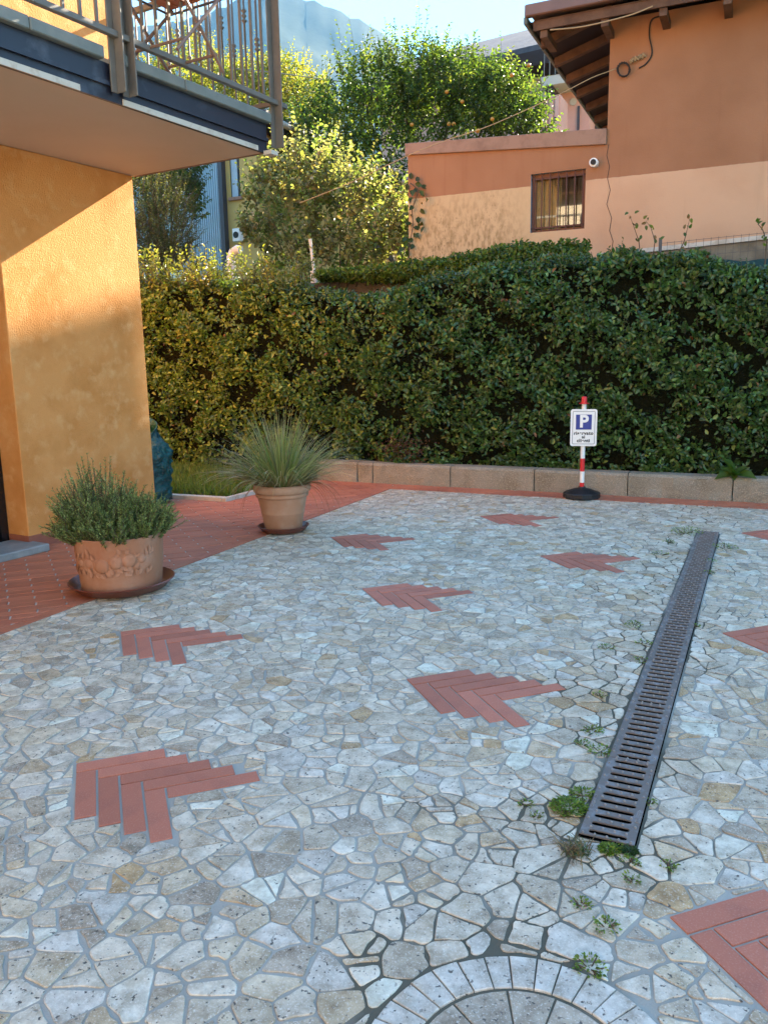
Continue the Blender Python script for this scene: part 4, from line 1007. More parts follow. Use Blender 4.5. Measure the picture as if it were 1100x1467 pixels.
def ribbons(base, d0, L, W, bend, seg, col, tipcol=None):
    """tapered arching blades; all arrays of n"""
    n = len(base); pts = []; p = base.copy(); d = unit(d0); st = (L/seg)[:, None]
    hor = unit(np.cross(d, np.array([0, 0, 1.0]))+1e-6)
    for i in range(seg+1):
        pts.append(p.copy()); p = p+d*st
        d = unit(d+np.array([0, 0, -1.0])*(bend/seg)[:, None]*(0.4+1.2*i/seg))
    V, C = [], []
    tw = rng.uniform(-.6, .6, (n, 1)); dd = unit(d0); s = unit(hor*np.cos(tw)+np.cross(hor, dd)*np.sin(tw))
    for i in range(seg+1):
        w = (W*(1-(i/seg)**1.6)*0.5+0.0006)[:, None]; V += [pts[i]-s*w, pts[i]+s*w]
        t = i/seg; c = col if tipcol is None else col*(1-t)+tipcol*t; C += [c, c]
    m = 2*(seg+1); V = np.stack(V, 1).reshape(-1, 3); C = np.stack(C, 1).reshape(-1, 3); b = (np.arange(n)*m)[:, None]
    F = np.concatenate([b+np.array([[2*i, 2*i+1, 2*i+3, 2*i+2]]) for i in range(seg)], 0)
    return V, F, C
def twig_leaves(starts, dirs, length, per, leafL, leafW, cols, up=0.25, spread=0.9, droop=0.2):
    """leaves set along short twigs; returns leaf arrays and the twig polylines"""
    n = len(starts); d = unit(dirs); P, A, N_, LL = [], [], [], []
    for k in range(per):
        t = (k+0.6)/per; q = starts+d*(length*t)[:, None]+np.array([0, 0, 1.0])*(up*length*t*t)[:, None]
        s = rdir(n); s = unit(s-d*np.sum(s*d, 1, keepdims=True)); ax = unit(d*(0.35+0.5*t)+s*spread+np.array([0, 0, -droop]))
        P.append(q); A.append(ax); N_.append(unit(np.array([0, 0, 1.0])+rdir(n)*.75)); LL.append(leafL*rng.uniform(.65, 1.15, n)*(1.05-.35*t))
    P, A, N_, LL = map(np.concatenate, (P, A, N_, LL))
    C = np.concatenate([cols*(1+rng.normal(0, .15, (n, 1))) for _ in range(per)])
    return leaf_arrays(P, A, N_, LL, LL*leafW, C)
def twig_mesh(name, starts, dirs, length, up, mat, parent, r=0.006):
    m = MB(); d = unit(dirs)
    for s, q, l_ in zip(starts, d, length):
        m.tube([s, s+q*l_*.5+np.array([0, 0, up*l_*.25]), s+q*l_+np.array([0, 0, up*l_])], [r, r*.7, r*.25], 3, cap=False)
    o = m.build(name, mat, parent); o['kind'] = 'stuff'; return o
def tree(name, label, base, r0, trunk_pts, blobs, ntw, tl, per, leafL, leafW, cols, w, mat, up=0.25, group=None, cat='tree', shoots=0, limbs=7):
    root = empty(name, base); tag(root, label, cat, group)
    tp = [np.array(p, float) for p in trunk_pts]
    m = MB(); m.tube([tuple(p) for p in tp], [r0*(1-.55*i/(len(tp)-1)) for i in range(len(tp))], 9); m.build('trunk', MT['bark'], root, smooth=True)
    cen = np.array([b[0] for b in blobs], float); rad = np.array([b[1] for b in blobs], float); wt = np.array([b[2] for b in blobs], float); wt /= wt.sum()
    for i in range(limbs):
        c = cen[i % len(cen)]+rng.normal(0, .12, 3)*rad[i % len(cen)]; s = tp[-1]*.6+tp[-2]*.4
        MB().tube([s, s*.5+c*.5+rng.normal(0, .08, 3), c+np.array([0, 0, rad[i % len(cen)][2]*.5])], [r0*.4, r0*.25, r0*.08], 6).build('limb', MT['bark'], root, smooth=True)
    bi = rng.choice(len(cen), ntw, p=wt); dr_ = rdir(ntw); dr_[:, 2] = np.abs(dr_[:, 2])*.9-.25*rng.random(ntw); dr_ = unit(dr_)
    rr = rng.uniform(.35, 1.0, ntw)**.45
    lump = 1+.13*pseudo(dr_[:, 0]*3+bi, dr_[:, 1]*3, dr_[:, 2]*3)
    st = cen[bi]+dr_*rad[bi]*(rr*lump)[:, None]
    di = unit(dr_+np.array([0, 0, .45])+rdir(ntw)*.5); ln = tl*rng.uniform(.6, 1.3, ntw)
    cl = palette(ntw, cols, w)
    parts = [twig_leaves(st, di, ln, per, leafL, leafW, cl, up)]
    if shoots:
        bi = rng.choice(len(cen), shoots, p=wt); d2 = rdir(shoots); d2[:, 2] = np.abs(d2[:, 2])+.8; d2 = unit(d2)
        s2 = cen[bi]+d2*rad[bi]*.92; l2 = tl*rng.uniform(1.2, 2.2, shoots); di2 = unit(d2*np.array([.5, .5, 1])+rdir(shoots)*.15)
        parts.append(twig_leaves(s2, di2, l2, per+4, leafL*.85, leafW, palette(shoots, cols, w), up))
        twig_mesh('shoot_stems', s2, di2, l2, up, MT['bark'], root)
    crown = leaf_obj('crown', parts, mat, root)
    twig_mesh('twigs', st[:600], di[:600], ln[:600], up, MT['bark'], crown)
    return root

# ------------------------------------------------------------------ hedge
HT = np.array([[-9.5, 2.45], [-7.0, 2.42], [-6.0, 2.36], [-5.2, 2.27], [-4.75, 2.20], [-4.3, 2.12], [-3.9, 2.12], [-3.5, 2.26], [-2.8, 2.34], [-2.0, 2.38], [-1.2, 2.38], [-.5, 2.30], [0.0, 2.12], [1.8, 2.1]])
def htop(u): return np.interp(u, HT[:, 0], HT[:, 1])+.035*pseudo(u*3.1, u*1.7)
def hfront(u, z): return 8.47+.075*pseudo(u*1.6, z*2.1)+.05*pseudo(u*5, z*6, 2)-.07*np.clip((z-.5)/1.2, 0, 1)
hedge = empty('evergreen_hedge', (-3, 8.8, 0.03)); tag(hedge, 'tall dense evergreen hedge with small glossy leaves behind the stone kerb', 'hedge')
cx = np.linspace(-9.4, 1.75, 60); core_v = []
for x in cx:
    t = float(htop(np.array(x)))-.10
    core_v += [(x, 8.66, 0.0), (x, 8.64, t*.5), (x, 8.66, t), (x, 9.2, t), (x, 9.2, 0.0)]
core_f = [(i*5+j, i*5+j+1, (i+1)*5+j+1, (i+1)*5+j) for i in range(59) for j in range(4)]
obj('shade_core', mesh('shade_core', core_v, core_f, MT['dark_core']), hedge)  # plain dark core painted as the shade between the leaves
def hedge_leaves():
    N = 84000
    u = rng.uniform(-9.2, 1.7, N); t = htop(u); z = .10+rng.random(N)*(t-.10)
    z = np.where(u > -4.7, np.maximum(z, .22+.04*rng.random(N)), np.maximum(z, .06))
    dens = pseudo(u*2.3, z*3.1, 1)+.55*pseudo(u*6.1, z*7.7, 4)+.35*pseudo(u*13, z*15, 7)
    keep = (rng.random(N) < np.clip(.60+.80*dens, .04, 1)); u, z, t, dens = u[keep], z[keep], t[keep], dens[keep]
    n = len(u); dep = rng.exponential(.075, n)
    v = hfront(u, z)+dep-.03*np.clip(dens, -1, 1)
    edge = np.clip((z-(t-.12))/.12, 0, 1); v = v+edge*.08
    pos = np.stack([u, v, z], 1)
    ax = unit(rdir(n)+np.array([0, -.45, .25])); nr = unit(np.array([0, -.9, .55])+rdir(n)*.85)
    L = rng.uniform(.040, .072, n)
    warm = np.clip((-3.2-u)/3.0, 0, 1)[:, None]  # yellower to the left: facade bounce light put into the leaf colour
    dark = palette(n, [(.036, .078, .018), (.052, .106, .024), (.026, .058, .018), (.080, .140, .032), (.13, .185, .048)], [4, 4, 3, 2, 1.0])
    bounce_yel = palette(n, [(.085, .135, .018), (.125, .175, .024), (.055, .095, .015), (.18, .22, .04)], [4, 3, 3, 1.5])
    pk = rng.random((n, 1)) < warm
    col = np.where(pk, bounce_yel, dark)*1.4
    br = (rng.random(n) < .006+.05*(pseudo(u*1.9, z*2.7, 9) > 1.15)); col[br] = palette(int(br.sum()), [(.20, .085, .035), (.28, .15, .08)], [1, 1])
    return leaf_arrays(pos, ax, nr, L, L*rng.uniform(.48, .62, n), col)
def hedge_top():
    N = 26000; u = rng.uniform(-9.2, 1.7, N); v = rng.uniform(8.46, 9.22, N); z = htop(u)+rng.normal(0, .03, N)-.02-.05*((v-8.8)/.4)**2
    pos = np.stack([u, v, z], 1); nr = unit(np.array([0, -.2, 1.0])+rdir(N)*.7); ax = unit(rdir(N)+np.array([0, -.2, .4])); L = rng.uniform(.032, .055, N)
    col = palette(N, [(.05, .09, .022), (.075, .12, .028), (.11, .15, .035), (.03, .065, .02)], [3, 3, 2, 2]); return leaf_arrays(pos, ax, nr, L, L*.55, col)
def hedge_shoots():
    # leggy new growth: tall and pale on the left, shorter elsewhere
    n1, n2 = 190, 420
    u = np.concatenate([rng.uniform(-7.6, -4.9, n1), rng.uniform(-9, 1.6, n2)]); n = n1+n2
    left = np.arange(n) < n1
    near = left & (np.abs(u+5.94) < .16); u[near] -= .38
    v = rng.uniform(8.42, 8.9, n); z = htop(u)-rng.uniform(.0, .12, n)
    fr_ = (~left) & (rng.random(n) < .72); z[fr_] = .4+rng.random(int(fr_.sum()))*(htop(u[fr_])-.4); v[fr_] = hfront(u[fr_], z[fr_])-.01
    st = np.stack([u, v, z], 1); di = unit(np.stack([rng.normal(0, .35, n), rng.normal(-.25, .25, n), np.ones(n)], 1)); ln = np.where(left, rng.uniform(.18, .46, n), rng.uniform(.06, .16, n))
    col = np.where(left[:, None], palette(n, [(.20, .22, .045), (.15, .18, .04), (.28, .27, .08)], [3, 3, 1]), palette(n, [(.075, .13, .03), (.055, .10, .03), (.10, .15, .035)], [2, 2, 1]))
    A = twig_leaves(st[left], di[left], ln[left], 13, .078, .44, col[left], .2, .8, .1)
    B = twig_leaves(st[~left], di[~left], ln[~left], 8, .046, .52, col[~left], .2, .8, .1)
    twig_mesh('shoot_stems', st, di, ln, .2, MT['bark'], hedge, .004)
    return [A, B]
leaf_obj('foliage', [hedge_leaves(), hedge_top()]+hedge_shoots(), MT['leaf'], hedge)

# ivy riding on top of the boundary wall
ivy = empty('ivy_ridge', (-3.5, 9.4, 0)); tag(ivy, 'bright green clipped ivy growing along the top of the boundary wall', 'ivy')
def ivy_leaves():
    N = 15000; u = rng.uniform(-5.1, -1.75, N); s = rng.random(N)*2*math.pi
    zt = np.interp(u, [-5.1, -4.4, -3.4, -2.6, -1.75], [2.50, 2.52, 2.56, 2.66, 2.62]); h = np.interp(u, [-5.1, -4.4, -3.4, -2.2, -1.75], [.05, .09, .16, .22, .20])
    rr = rng.uniform(.6, 1.05, N)*(1+.15*pseudo(u*6, s*2))
    pos = np.stack([u, 9.32+.20*np.cos(s)*rr, zt-h+h*np.sin(s)*rr], 1)
    nr = unit(np.stack([np.zeros(N), np.cos(s), np.sin(s)], 1)+rdir(N)*.7); L = rng.uniform(.035, .06, N)
    return leaf_arrays(pos, unit(rdir(N)+np.array([0, -.2, .4])), nr, L, L*.6, palette(N, [(.10, .15, .022), (.075, .12, .02), (.14, .19, .03), (.045, .085, .018)], [3, 3, 2, 2]))
leaf_obj('foliage', [ivy_leaves()], MT['leaf_soft'], ivy)
m = MB()
for i in range(26):
    x = -5.0+i*.13; m.tube([(x, 9.30, 2.30), (x+.05, 9.30, 2.42), (x+rng.normal(0, .05), 9.32, 2.52)], [.008, .006, .003], 4, cap=False)
m.build('stems', MT['bark'], ivy)['kind'] = 'stuff'

# ivy strands climbing the wing corner and bare sprigs before the peach wall
ic = empty('climbing_ivy', (wl_u, HV-.05, 2.4)); tag(ic, 'few ivy sprays clinging to the left corner of the terracotta wing', 'ivy')
q = [PV(px_, py_, HV-.05) for px_, py_ in [(588, 262), (600, 272), (594, 285), (606, 290), (590, 300), (598, 312), (592, 322), (602, 330), (590, 340), (586, 352)]]
P_ = np.concatenate([np.array(q)+rng.normal(0, .06, (10, 3))*np.array([1, .2, 1]) for _ in range(4)]); n = len(P_)
leaf_obj('foliage', [leaf_arrays(P_, rdir(n)+np.array([0, 0, -.5]), np.array([0, -1, .2])+rdir(n)*.5, .10, .07, palette(n, [(.06, .09, .025), (.10, .10, .03), (.04, .07, .02)], [2, 1, 2]))], MT['leaf_soft'], ic)
MB().tube([(wl_u+.02, HV-.015, -.1), q[9], q[6], q[4], q[1], q[0]], .008, 5).build('stem', MT['bark'], ic)
for lab, pl in (('bare arching sprig with few leaves rising from the hedge before the peach wall', [(918, 372), (915, 345), (908, 325), (902, 308)]), ('forked reddish sprig standing against the peach wall', [(972, 362), (980, 345), (985, 325), (988, 312)]), ('thin twiggy sprig curving beside the forked one', [(935, 372), (938, 345), (932, 325), (925, 316)]), ('leafy sprig at the right end above the wire fence', [(1098, 345), (1092, 328), (1085, 320)])):
    sp_ = empty('hedge_sprig', PV(pl[0][0], pl[0][1], 9.1)); tag(sp_, lab, 'sprig')
    pts_ = [PV(a_, b_, 9.1) for a_, b_ in pl]; low_ = pts_[0].copy(); low_[2] -= .35
    MB().tube([low_]+pts_, [.008]+[.006-.0015*i for i in range(len(pts_))][:len(pts_)], 5).build('stem', MT['bark'], sp_)
    ll = np.concatenate([np.array(pts_)+rng.normal(0, .025, (len(pts_), 3)) for _ in range(3)]); n = len(ll)
    leaf_obj('leaves', [leaf_arrays(ll, rdir(n)+np.array([0, 0, .6]), np.array([0, -1, .3])+rdir(n)*.6, .055, .032, palette(n, [(.13, .17, .04), (.2, .12, .05), (.07, .12, .03)], [2, 1, 2]))], MT['leaf_soft'], sp_)

# ------------------------------------------------------------------ trees and shrubs
tv_ = 18.0
def tp_(px_, py_, v=tv_): return PV(px_, py_, v)
bl = []
for px_, py_, v, rx, rz, w_ in [(468, 225, 17.3, 1.15, 1.25, 3), (525, 180, 17.7, 1.45, 1.4, 4), (590, 150, 18.0, 1.5, 1.3, 4), (645, 158, 18.0, 1.25, 1.1, 4), (705, 168, 18.0, 1.0, .85, 3), (535, 275, 17.2, 1.6, 1.4, 3), (455, 285, 17.0, 1.2, 1.3, 2), (640, 215, 18.2, 1.8, 1.1, 2), (735, 178, 18.0, .5, .5, 1), (690, 205, 18.0, 1.1, .55, 1.5), (745, 200, 18.0, .5, .35, .8)]:
    c = PV(px_, py_, v); bl.append((c, (rx, .95, rz), w_))
c0 = tp_(600, 300)
ft = tree('fruit_tree', 'large leafy fruit tree with orange fruit behind the terracotta wing', (c0[0], tv_, -.1), .16, [(c0[0], tv_, -.1), (c0[0]+.05, tv_, 2.0), (c0[0]-.05, tv_, 3.8)], bl, 2900, .38, 9, .12, .50,
          [(.075, .12, .024), (.105, .15, .032), (.05, .085, .02), (.14, .17, .035), (.035, .06, .018)], [3, 3, 3, 1.6, 2], MT['leaf_back'], shoots=46)
fme = MB().sphere((0, 0, 0), .044, 12, 8, (1, 1, .92)); fme = mesh('fruit', fme.v, fme.f, MT['fruit'], smooth=True)
for px_, py_ in [(640, 131), (662, 145), (643, 177), (650, 177), (705, 170), (590, 178), (684, 187), (733, 107), (757, 93), (544, 219)]:
    o = obj('fruit', fme, ft); c = PV(px_, py_, 16.85); o.matrix_parent_inverse = wm(ft).inverted(); o.location = tuple(map(float, c))
bl = [(PV(px_, py_, 12.2), (rx, .6, rz), w_) for px_, py_, rx, rz, w_ in [(402, 290, .38, .62, 3), (445, 275, .62, .62, 4), (500, 300, .70, .58, 4), (548, 320, .42, .55, 3), (430, 350, .62, .45, 3), (510, 365, .8, .4, 3), (385, 345, .25, .4, 1.5), (460, 385, .9, .4, 3), (555, 365, .4, .5, 2)]]
c0 = PV(455, 380, 12.2)
tree('yellowing_shrub', 'loose shrub with round yellowing leaves standing behind the wall and white stake', (c0[0], 12.2, -.1), .05, [(c0[0], 12.2, -.1), (c0[0], 12.2, 1.2), (c0[0]+.05, 12.2, 2.4)], bl, 780, .34, 9, .105, .76,
     [(.20, .20, .09), (.26, .245, .12), (.14, .145, .06), (.34, .30, .17), (.16, .21, .06)], [3, 2, 3, 1, 2], MT['leaf_back'], shoots=26, cat='shrub', up=.3)
bl = [(PV(px_, py_, 11.2), (rx, .6, rz), w_) for px_, py_, rx, rz, w_ in [(210, 310, .75, .65, 3), (232, 350, .50, .55, 3), (205, 380, .75, .6, 3), (245, 390, .35, .35, 2)]]
c0 = PV(205, 390, 11.2)
tree('olive_bush', 'grey green fine leaved olive bush beside the ochre house corner', (c0[0], 11.2, -.1), .07, [(c0[0], 11.2, -.1), (c0[0], 11.2, 1.1), (c0[0], 11.2, 2.0)], bl, 1150, .26, 15, .055, .20,
     [(.11, .12, .05), (.15, .155, .075), (.075, .085, .035), (.19, .185, .09)], [3, 2, 3, 1], MT['leaf_soft'], shoots=30, cat='bush', up=.4)
bl = [(PV(px_, py_, 13.6), (rx, .7, rz), w_) for px_, py_, rx, rz, w_ in [(200, 265, .7, .6, 2), (240, 270, .6, .6, 3), (252, 300, .38, .7, 3), (225, 240, .8, .5, 2)]]
c0 = PV(235, 320, 13.6)
tree('broadleaf_tree', 'dark broadleaf tree rising behind the olive bush under the balcony', (c0[0], 13.6, -.1), .1, [(c0[0], 13.6, -.1), (c0[0], 13.6, 2), (c0[0], 13.6, 4)], bl, 620, .28, 10, .085, .55,
     [(.045, .075, .02), (.075, .11, .03), (.11, .14, .04)], [3, 3, 1], MT['leaf_soft'], shoots=12)
bl = [(PV(px_, py_, 32), (rx, 1.6, rz), w_) for px_, py_, rx, rz, w_ in [(415, 140, 1.5, 1.3, 4), (375, 135, 1.6, 1.2, 4), (325, 140, 1.7, 1.3, 3), (275, 110, 1.5, 1.5, 3), (245, 120, 1.3, 1.2, 2), (440, 175, 1.2, 1.3, 3), (390, 185, 2.0, 1.2, 3)]]
c0 = PV(380, 200, 32)
tree('yellow_green_tree', 'distant sunlit yellow green tree beyond the yellow house roof', (c0[0], 32, -.1), .25, [(c0[0], 32, -.1), (c0[0], 32, 4), (c0[0], 32, 8.5)], bl, 1700, .5, 9, .17, .55,
     [(.20, .20, .03), (.26, .24, .04), (.13, .15, .025), (.30, .27, .05)], [3, 3, 2, 1], MT['leaf_back'], shoots=30)
c0 = G(1052, 683, .235)
bigleaf = empty('broad_leaf_weed', (c0[0], 8.36, .232)); tag(bigleaf, 'small weed with broad smooth leaves leaning over the kerb below the hedge', 'weed')
P_ = np.tile(np.array([c0[0], 8.30, .25]), (7, 1)); n = 7
A_ = np.array([(-1, -.6, -.1), (1, -.6, .05), (-.45, -.5, .9), (.2, -.8, .3), (.7, -.2, .6), (-.8, -.1, .5), (0, -1, -.2)], float)
leaf_obj('leaves', [leaf_arrays(P_, A_, np.tile((0, -.5, 1.0), (7, 1)), [.2, .22, .22, .15, .15, .14, .12], [.11, .12, .12, .09, .09, .08, .07], palette(7, [(.06, .12, .02), (.08, .14, .025)], [1, 1]))], MT['leaf_soft'], bigleaf, stuff=False)
MB().tube([(c0[0], 8.37, .232), (c0[0], 8.30, .25)], .008, 5).build('stem', MT['bark'], bigleaf)
c0 = G(572, 664, .24); n = 420
rb_ = empty('reddish_plant', (c0[0], 8.40, .2)); tag(rb_, 'low reddish brown plant at the foot of the hedge above the kerb', 'plant')
P_ = np.array([c0[0], 8.40, .36])+rng.normal(0, 1, (n, 3))*np.array([.17, .05, .09])
leaf_obj('foliage', [leaf_arrays(P_, rdir(n)+np.array([0, -.4, .4]), np.array([0, -.6, .6])+rdir(n)*.7, .032, .018, palette(n, [(.10, .045, .03), (.14, .07, .04), (.07, .04, .025)], [2, 1, 2]))], MT['leaf_soft'], rb_)

# lawn grass
def lawn_blades():
    n = 15000; u = rng.uniform(-7.6, -4.72, n); v = rng.uniform(6.70, 8.5, n); ok = u < np.interp(v, [6.7, 8.5], [-4.87, -4.72])
    u, v = u[ok], v[ok]; n = len(u); b = np.stack([u, v, np.full(n, lawn_z-.002)], 1)
    d = unit(np.stack([rng.normal(0, .35, n), rng.normal(0, .35, n), np.ones(n)], 1))
    return ribbons(b, d, rng.uniform(.05, .15, n), np.full(n, .007), rng.uniform(.2, 1.0, n), 3, palette(n, [(.10, .16, .018), (.15, .21, .026), (.20, .24, .04), (.07, .11, .016)], [3, 3, 1, 2]))
V, F, C = lawn_blades(); o = obj('grass', quadmesh('grass', V, F, MT['blade'], C)); tag(o, 'sunless green grass growing between the brick paving and the hedge', 'grass', kind='stuff')

# ------------------------------------------------------------------ weeds beside the drain
def weed(px_, py_, size, label, n=70, cols=((.13, .21, .03), (.18, .26, .04), (.09, .15, .025)), h=.5, group='weeds in the joints beside the drain'):
    c = G(px_, py_); root = empty('weed', (c[0], c[1], 0)); tag(root, label, 'weed', group)
    n = int(n*1.5); r = rng.random(n)**.5*size; th = rng.random(n)*2*math.pi
    P_ = np.stack([c[0]+r*np.cos(th), c[1]+r*np.sin(th), .004+rng.random(n)*size*h*(1-.6*(r/size))], 1)
    ax = np.stack([np.cos(th), np.sin(th), np.full(n, .5)], 1)+rdir(n)*.6; L = rng.uniform(.006, .013, n)*(.8+size*3)
    leaf_obj('leaves', [leaf_arrays(P_, ax, np.array([0, 0, 1.0])+rdir(n)*.6, L, L*.55, palette(n, cols, [2, 2, 1]))], MT['leaf_soft'], root)
    m = MB()
    for i in range(9):
        m.tube([(c[0], c[1], -.002), tuple(P_[i])], .0018, 4, cap=False)
    m.build('stems', MT['bark'], root)['kind'] = 'stuff'
GW = 'low green weed tuft rooted in the stone joints beside the drain'
for px_, py_, s_, n_w in [(958, 778, .06, 40), (945, 795, .07, 40), (1038, 786, .11, 90), (1018, 805, .05, 40), (1014, 822, .05, 30), (908, 898, .065, 55), (922, 923, .05, 40), (868, 930, .05, 40), (918, 948, .05, 40), (859, 998, .035, 25), (849, 1050, .05, 60), (834, 1068, .035, 35), (860, 1079, .055, 70), (997, 898, .03, 20), (752, 1154, .03, 30), (768, 1171, .025, 20), (931, 1152, .022, 18), (833, 1298, .03, 30), (868, 1331, .042, 50), (845, 1389, .045, 60), (905, 1262, .03, 25), (958, 1243, .03, 30), (903, 1237, .035, 40), (880, 1215, .03, 40)]:
    c = G(px_, py_); gi = int((c[1]-DR0[1])/(DRL/9)); side_ = 'on its house side' if c[0] < -.28 else 'on its outer side'
    if gi < 0 or c[1] < DR0[1]: lab = 'small weed in the stone joints between the drain and the stone ring'
    else: lab = 'green weed tuft by the %s grate from the dry grass, %s' % (['first', 'second', 'third', 'fourth', 'fifth', 'sixth', 'seventh', 'eighth', 'ninth'][min(gi, 8)], side_)
    weed(px_, py_, s_*.8, lab, n_w)
weed(982, 765, .13, 'thick weed clump at the far end of the drain', 170, group='weed clumps at the drain ends')
weed(815, 1160, .055, 'largest mossy weed patch spreading beside the nearest drain grate', 420, h=.35, group='weed clumps at the drain ends')
weed(835, 1140, .04, 'small mossy clump touching the side of the nearest drain grate', 120, h=.4, group='weed clumps at the drain ends')
weed(872, 1220, .028, 'weed fringe growing against the near end of the drain grate', 220, h=.35, group='weed clumps at the drain ends')
weed(902, 1222, .022, 'darker weed fringe under the near corner of the drain grate', 200, h=.35, cols=((.04, .085, .03), (.05, .10, .035), (.03, .06, .02)), group='weed clumps at the drain ends')
c = G(826, 1222); dgt = empty('dry_grass_tuft', (c[0], c[1], 0)); tag(dgt, 'matted tuft of dry brown grass at the near end of the drain', 'grass tuft')
n = 110; b = np.stack([c[0]+rng.normal(0, .018, n), c[1]+rng.normal(0, .018, n), np.full(n, .004)], 1); d = unit(np.stack([rng.normal(0, 1, n), rng.normal(0, 1, n), rng.uniform(.2, .9, n)], 1))
V, F, C = ribbons(b, d, rng.uniform(.03, .075, n), np.full(n, .0022), rng.uniform(.5, 1.6, n), 4, palette(n, [(.22, .15, .07), (.14, .09, .04), (.08, .11, .03)], [2, 2, 1])); o = obj('blades', quadmesh('blades', V, F, MT['blade'], C), dgt); o['kind'] = 'stuff'

# ================================================================== DRAIN GRATES
_font_cache = {}
def text_mesh(s, size, off=0.0, ext=0.0, name='lettering', mat=None, spacing=1.0):
    cu_ = bpy.data.curves.new('t', 'FONT'); cu_.body = s; cu_.size = size; cu_.align_x = 'CENTER'; cu_.align_y = 'CENTER'; cu_.offset = off; cu_.extrude = ext; cu_.space_character = spacing
    to = bpy.data.objects.new('t', cu_); COL.objects.link(to); dg = bpy.context.evaluated_depsgraph_get(); dg.update()
    me = bpy.data.meshes.new_from_object(to.evaluated_get(dg)); me.name = name
    bpy.data.objects.remove(to); bpy.data.curves.remove(cu_)
    me.materials.clear()
    if mat: me.materials.append(mat)
    return me
NG = 9; GL = DRL/NG; GWD = DRW-0.003; SL = 0.056; SN = 11; pitch = GL/SN
def grate_mesh():
    outer = [(-GWD, 0.0012), (GWD, 0.0012), (GWD, GL-.0012), (-GWD, GL-.0012)]; holes = []
    for i in range(SN):
        yc = pitch*(i+.5); r = .0105; h = []
        for k in range(5): t_ = -math.pi/2+math.pi*k/4; h.append((SL-r+r*math.cos(t_), yc+r*math.sin(t_)))
        for k in range(5): t_ = math.pi/2+math.pi*k/4; h.append((-SL+r+r*math.cos(t_), yc+r*math.sin(t_)))
        holes.append(h)
    loops = [outer]+holes; flat = [p for lp in loops for p in lp]; zt, zb = .012, .0075
    tr = tessellate_polygon([[Vector((x, y, 0)) for x, y in lp] for lp in loops]); v = [(x, y, zt) for x, y in flat]+[(x, y, zb) for x, y in flat]; nf = len(flat); f = []
    for t in tr:
        A, B, C = [Vector(flat[i]) for i in t]; f.append(tuple(t) if (B-A).cross(C-A) > 0 else tuple(reversed(t)))
    k = 0
    for li, lp in enumerate(loops):
        for i in range(len(lp)):
            a_, b_ = k+i, k+(i+1) % len(lp); f.append((a_, nf+a_, nf+b_, b_))
        k += len(lp)
    return mesh('plate', v, f, MT['iron'])
plate = grate_mesh()
st_m = MB()
def stud(x, y, r=.0044, h=.005): st_m.lathe([(r, .0121), (r*.75, .0121+h*.8), (r*.2, .0121+h)], 7, (x, y, 0), cap1=True)
for i in range(SN+1):
    y = min(max(pitch*i, .008), GL-.008)
    for x in ((-.052, -.018, .016, .05) if i % 2 else (-.035, 0, .034)): stud(x+random.uniform(-.001, .001), y)
    if i % 2 == 0:
        stud(-.069, y); stud(.069, y)
studs = mesh('studs', st_m.v, st_m.f, MT['iron_worn_lit'])
l1 = text_mesh('DUEFFE', .019, .0007, .0026, mat=MT['iron_worn_lit']); l2 = text_mesh('CLASSE B125 160', .0105, .0003, .002, mat=MT['iron_worn_lit']); l3 = text_mesh('EN 124', .0105, .0003, .002, mat=MT['iron_worn_lit'])
ORD = ['first', 'second', 'third', 'fourth', 'fifth', 'sixth', 'seventh', 'eighth', 'ninth']
glabels = {0: 'near cast iron drain grate, end one beside the dry grass tuft', NG-1: 'last cast iron drain grate, end one nearest the kerb'}
for i in range(NG):
    a_ = (i+.0)/NG; base = DR0+(DR1-DR0)*a_; g = empty('drain_grate', (base[0], base[1], 0.001), -dr_h)
    tag(g, glabels.get(i, '%s slotted cast iron drain grate counted from the dry grass tuft' % ORD[i]), 'drain grate', 'cast iron grates of the drain')
    flip = i % 2
    for me, nm, lx, ly, lz, rz in ((plate, 'plate', 0, 0, 0, 0), (studs, 'studs', 0, 0, 0, 0), (l1, 'lettering', .0705, .15, .0125, math.pi/2), (l2, 'lettering', -.071, .19, .0125, math.pi/2), (l3, 'lettering', .072, .42, .0125, math.pi/2)):
        o = bpy.data.objects.new(nm, me); COL.objects.link(o); o.parent = g
        if nm == 'studs': o['kind'] = 'stuff'
        if flip: o.location = (-lx, GL-ly, lz); o.rotation_euler = (0, 0, rz+math.pi)
        else: o.location = (lx, ly, lz); o.rotation_euler = (0, 0, rz)
    # plate keeps its own local frame when turned end for end
# ================================================================== POTS
RH = unit(np.array([RT[0], RT[1], 0])); FH = unit(np.array([FW[0], FW[1], 0]))
p1 = np.array([-3.555, 3.755, 0.009])
sau = MB().lathe([(.0, .004), (.252, .004), (.272, .012), (.316, .055), (.322, .058), (.325, .064), (.318, .067), (.306, .058), (.272, .022), (.26, .016), (0, .016)], 56, p1)
tag(sau.build('plant_saucer', MT['saucer'], smooth=True), 'wide brown saucer under the rosemary planter', 'saucer')
pot = empty('rosemary_planter', p1+np.array([0, 0, .0165])); tag(pot, 'wide straight terracotta planter with a fruit garland relief', 'planter')
z0 = .017
body = MB().lathe([(.0, z0), (.240, z0), (.244, z0+.01), (.262, z0+.20), (.268, z0+.33), (.271, z0+.338), (.268, z0+.344), (.252, z0+.344), (.246, z0+.335), (.240, z0+.29), (0, z0+.29)], 64, p1)
body.build('body', MT['terracotta'], pot, smooth=True)
MB().lathe([(0, z0+.296), (.239, z0+.296)], 32, p1).build('soil', MT['soil'], pot)
def on_pot(ang, z, out=0.0):   # ang measured from the direction facing the camera, + to the right
    d = -FH*math.cos(ang)+RH*math.sin(ang); r = .244+.024*(z/.33)+out
    return p1+d*r+np.array([0, 0, z0+z]), d
garl = MB()
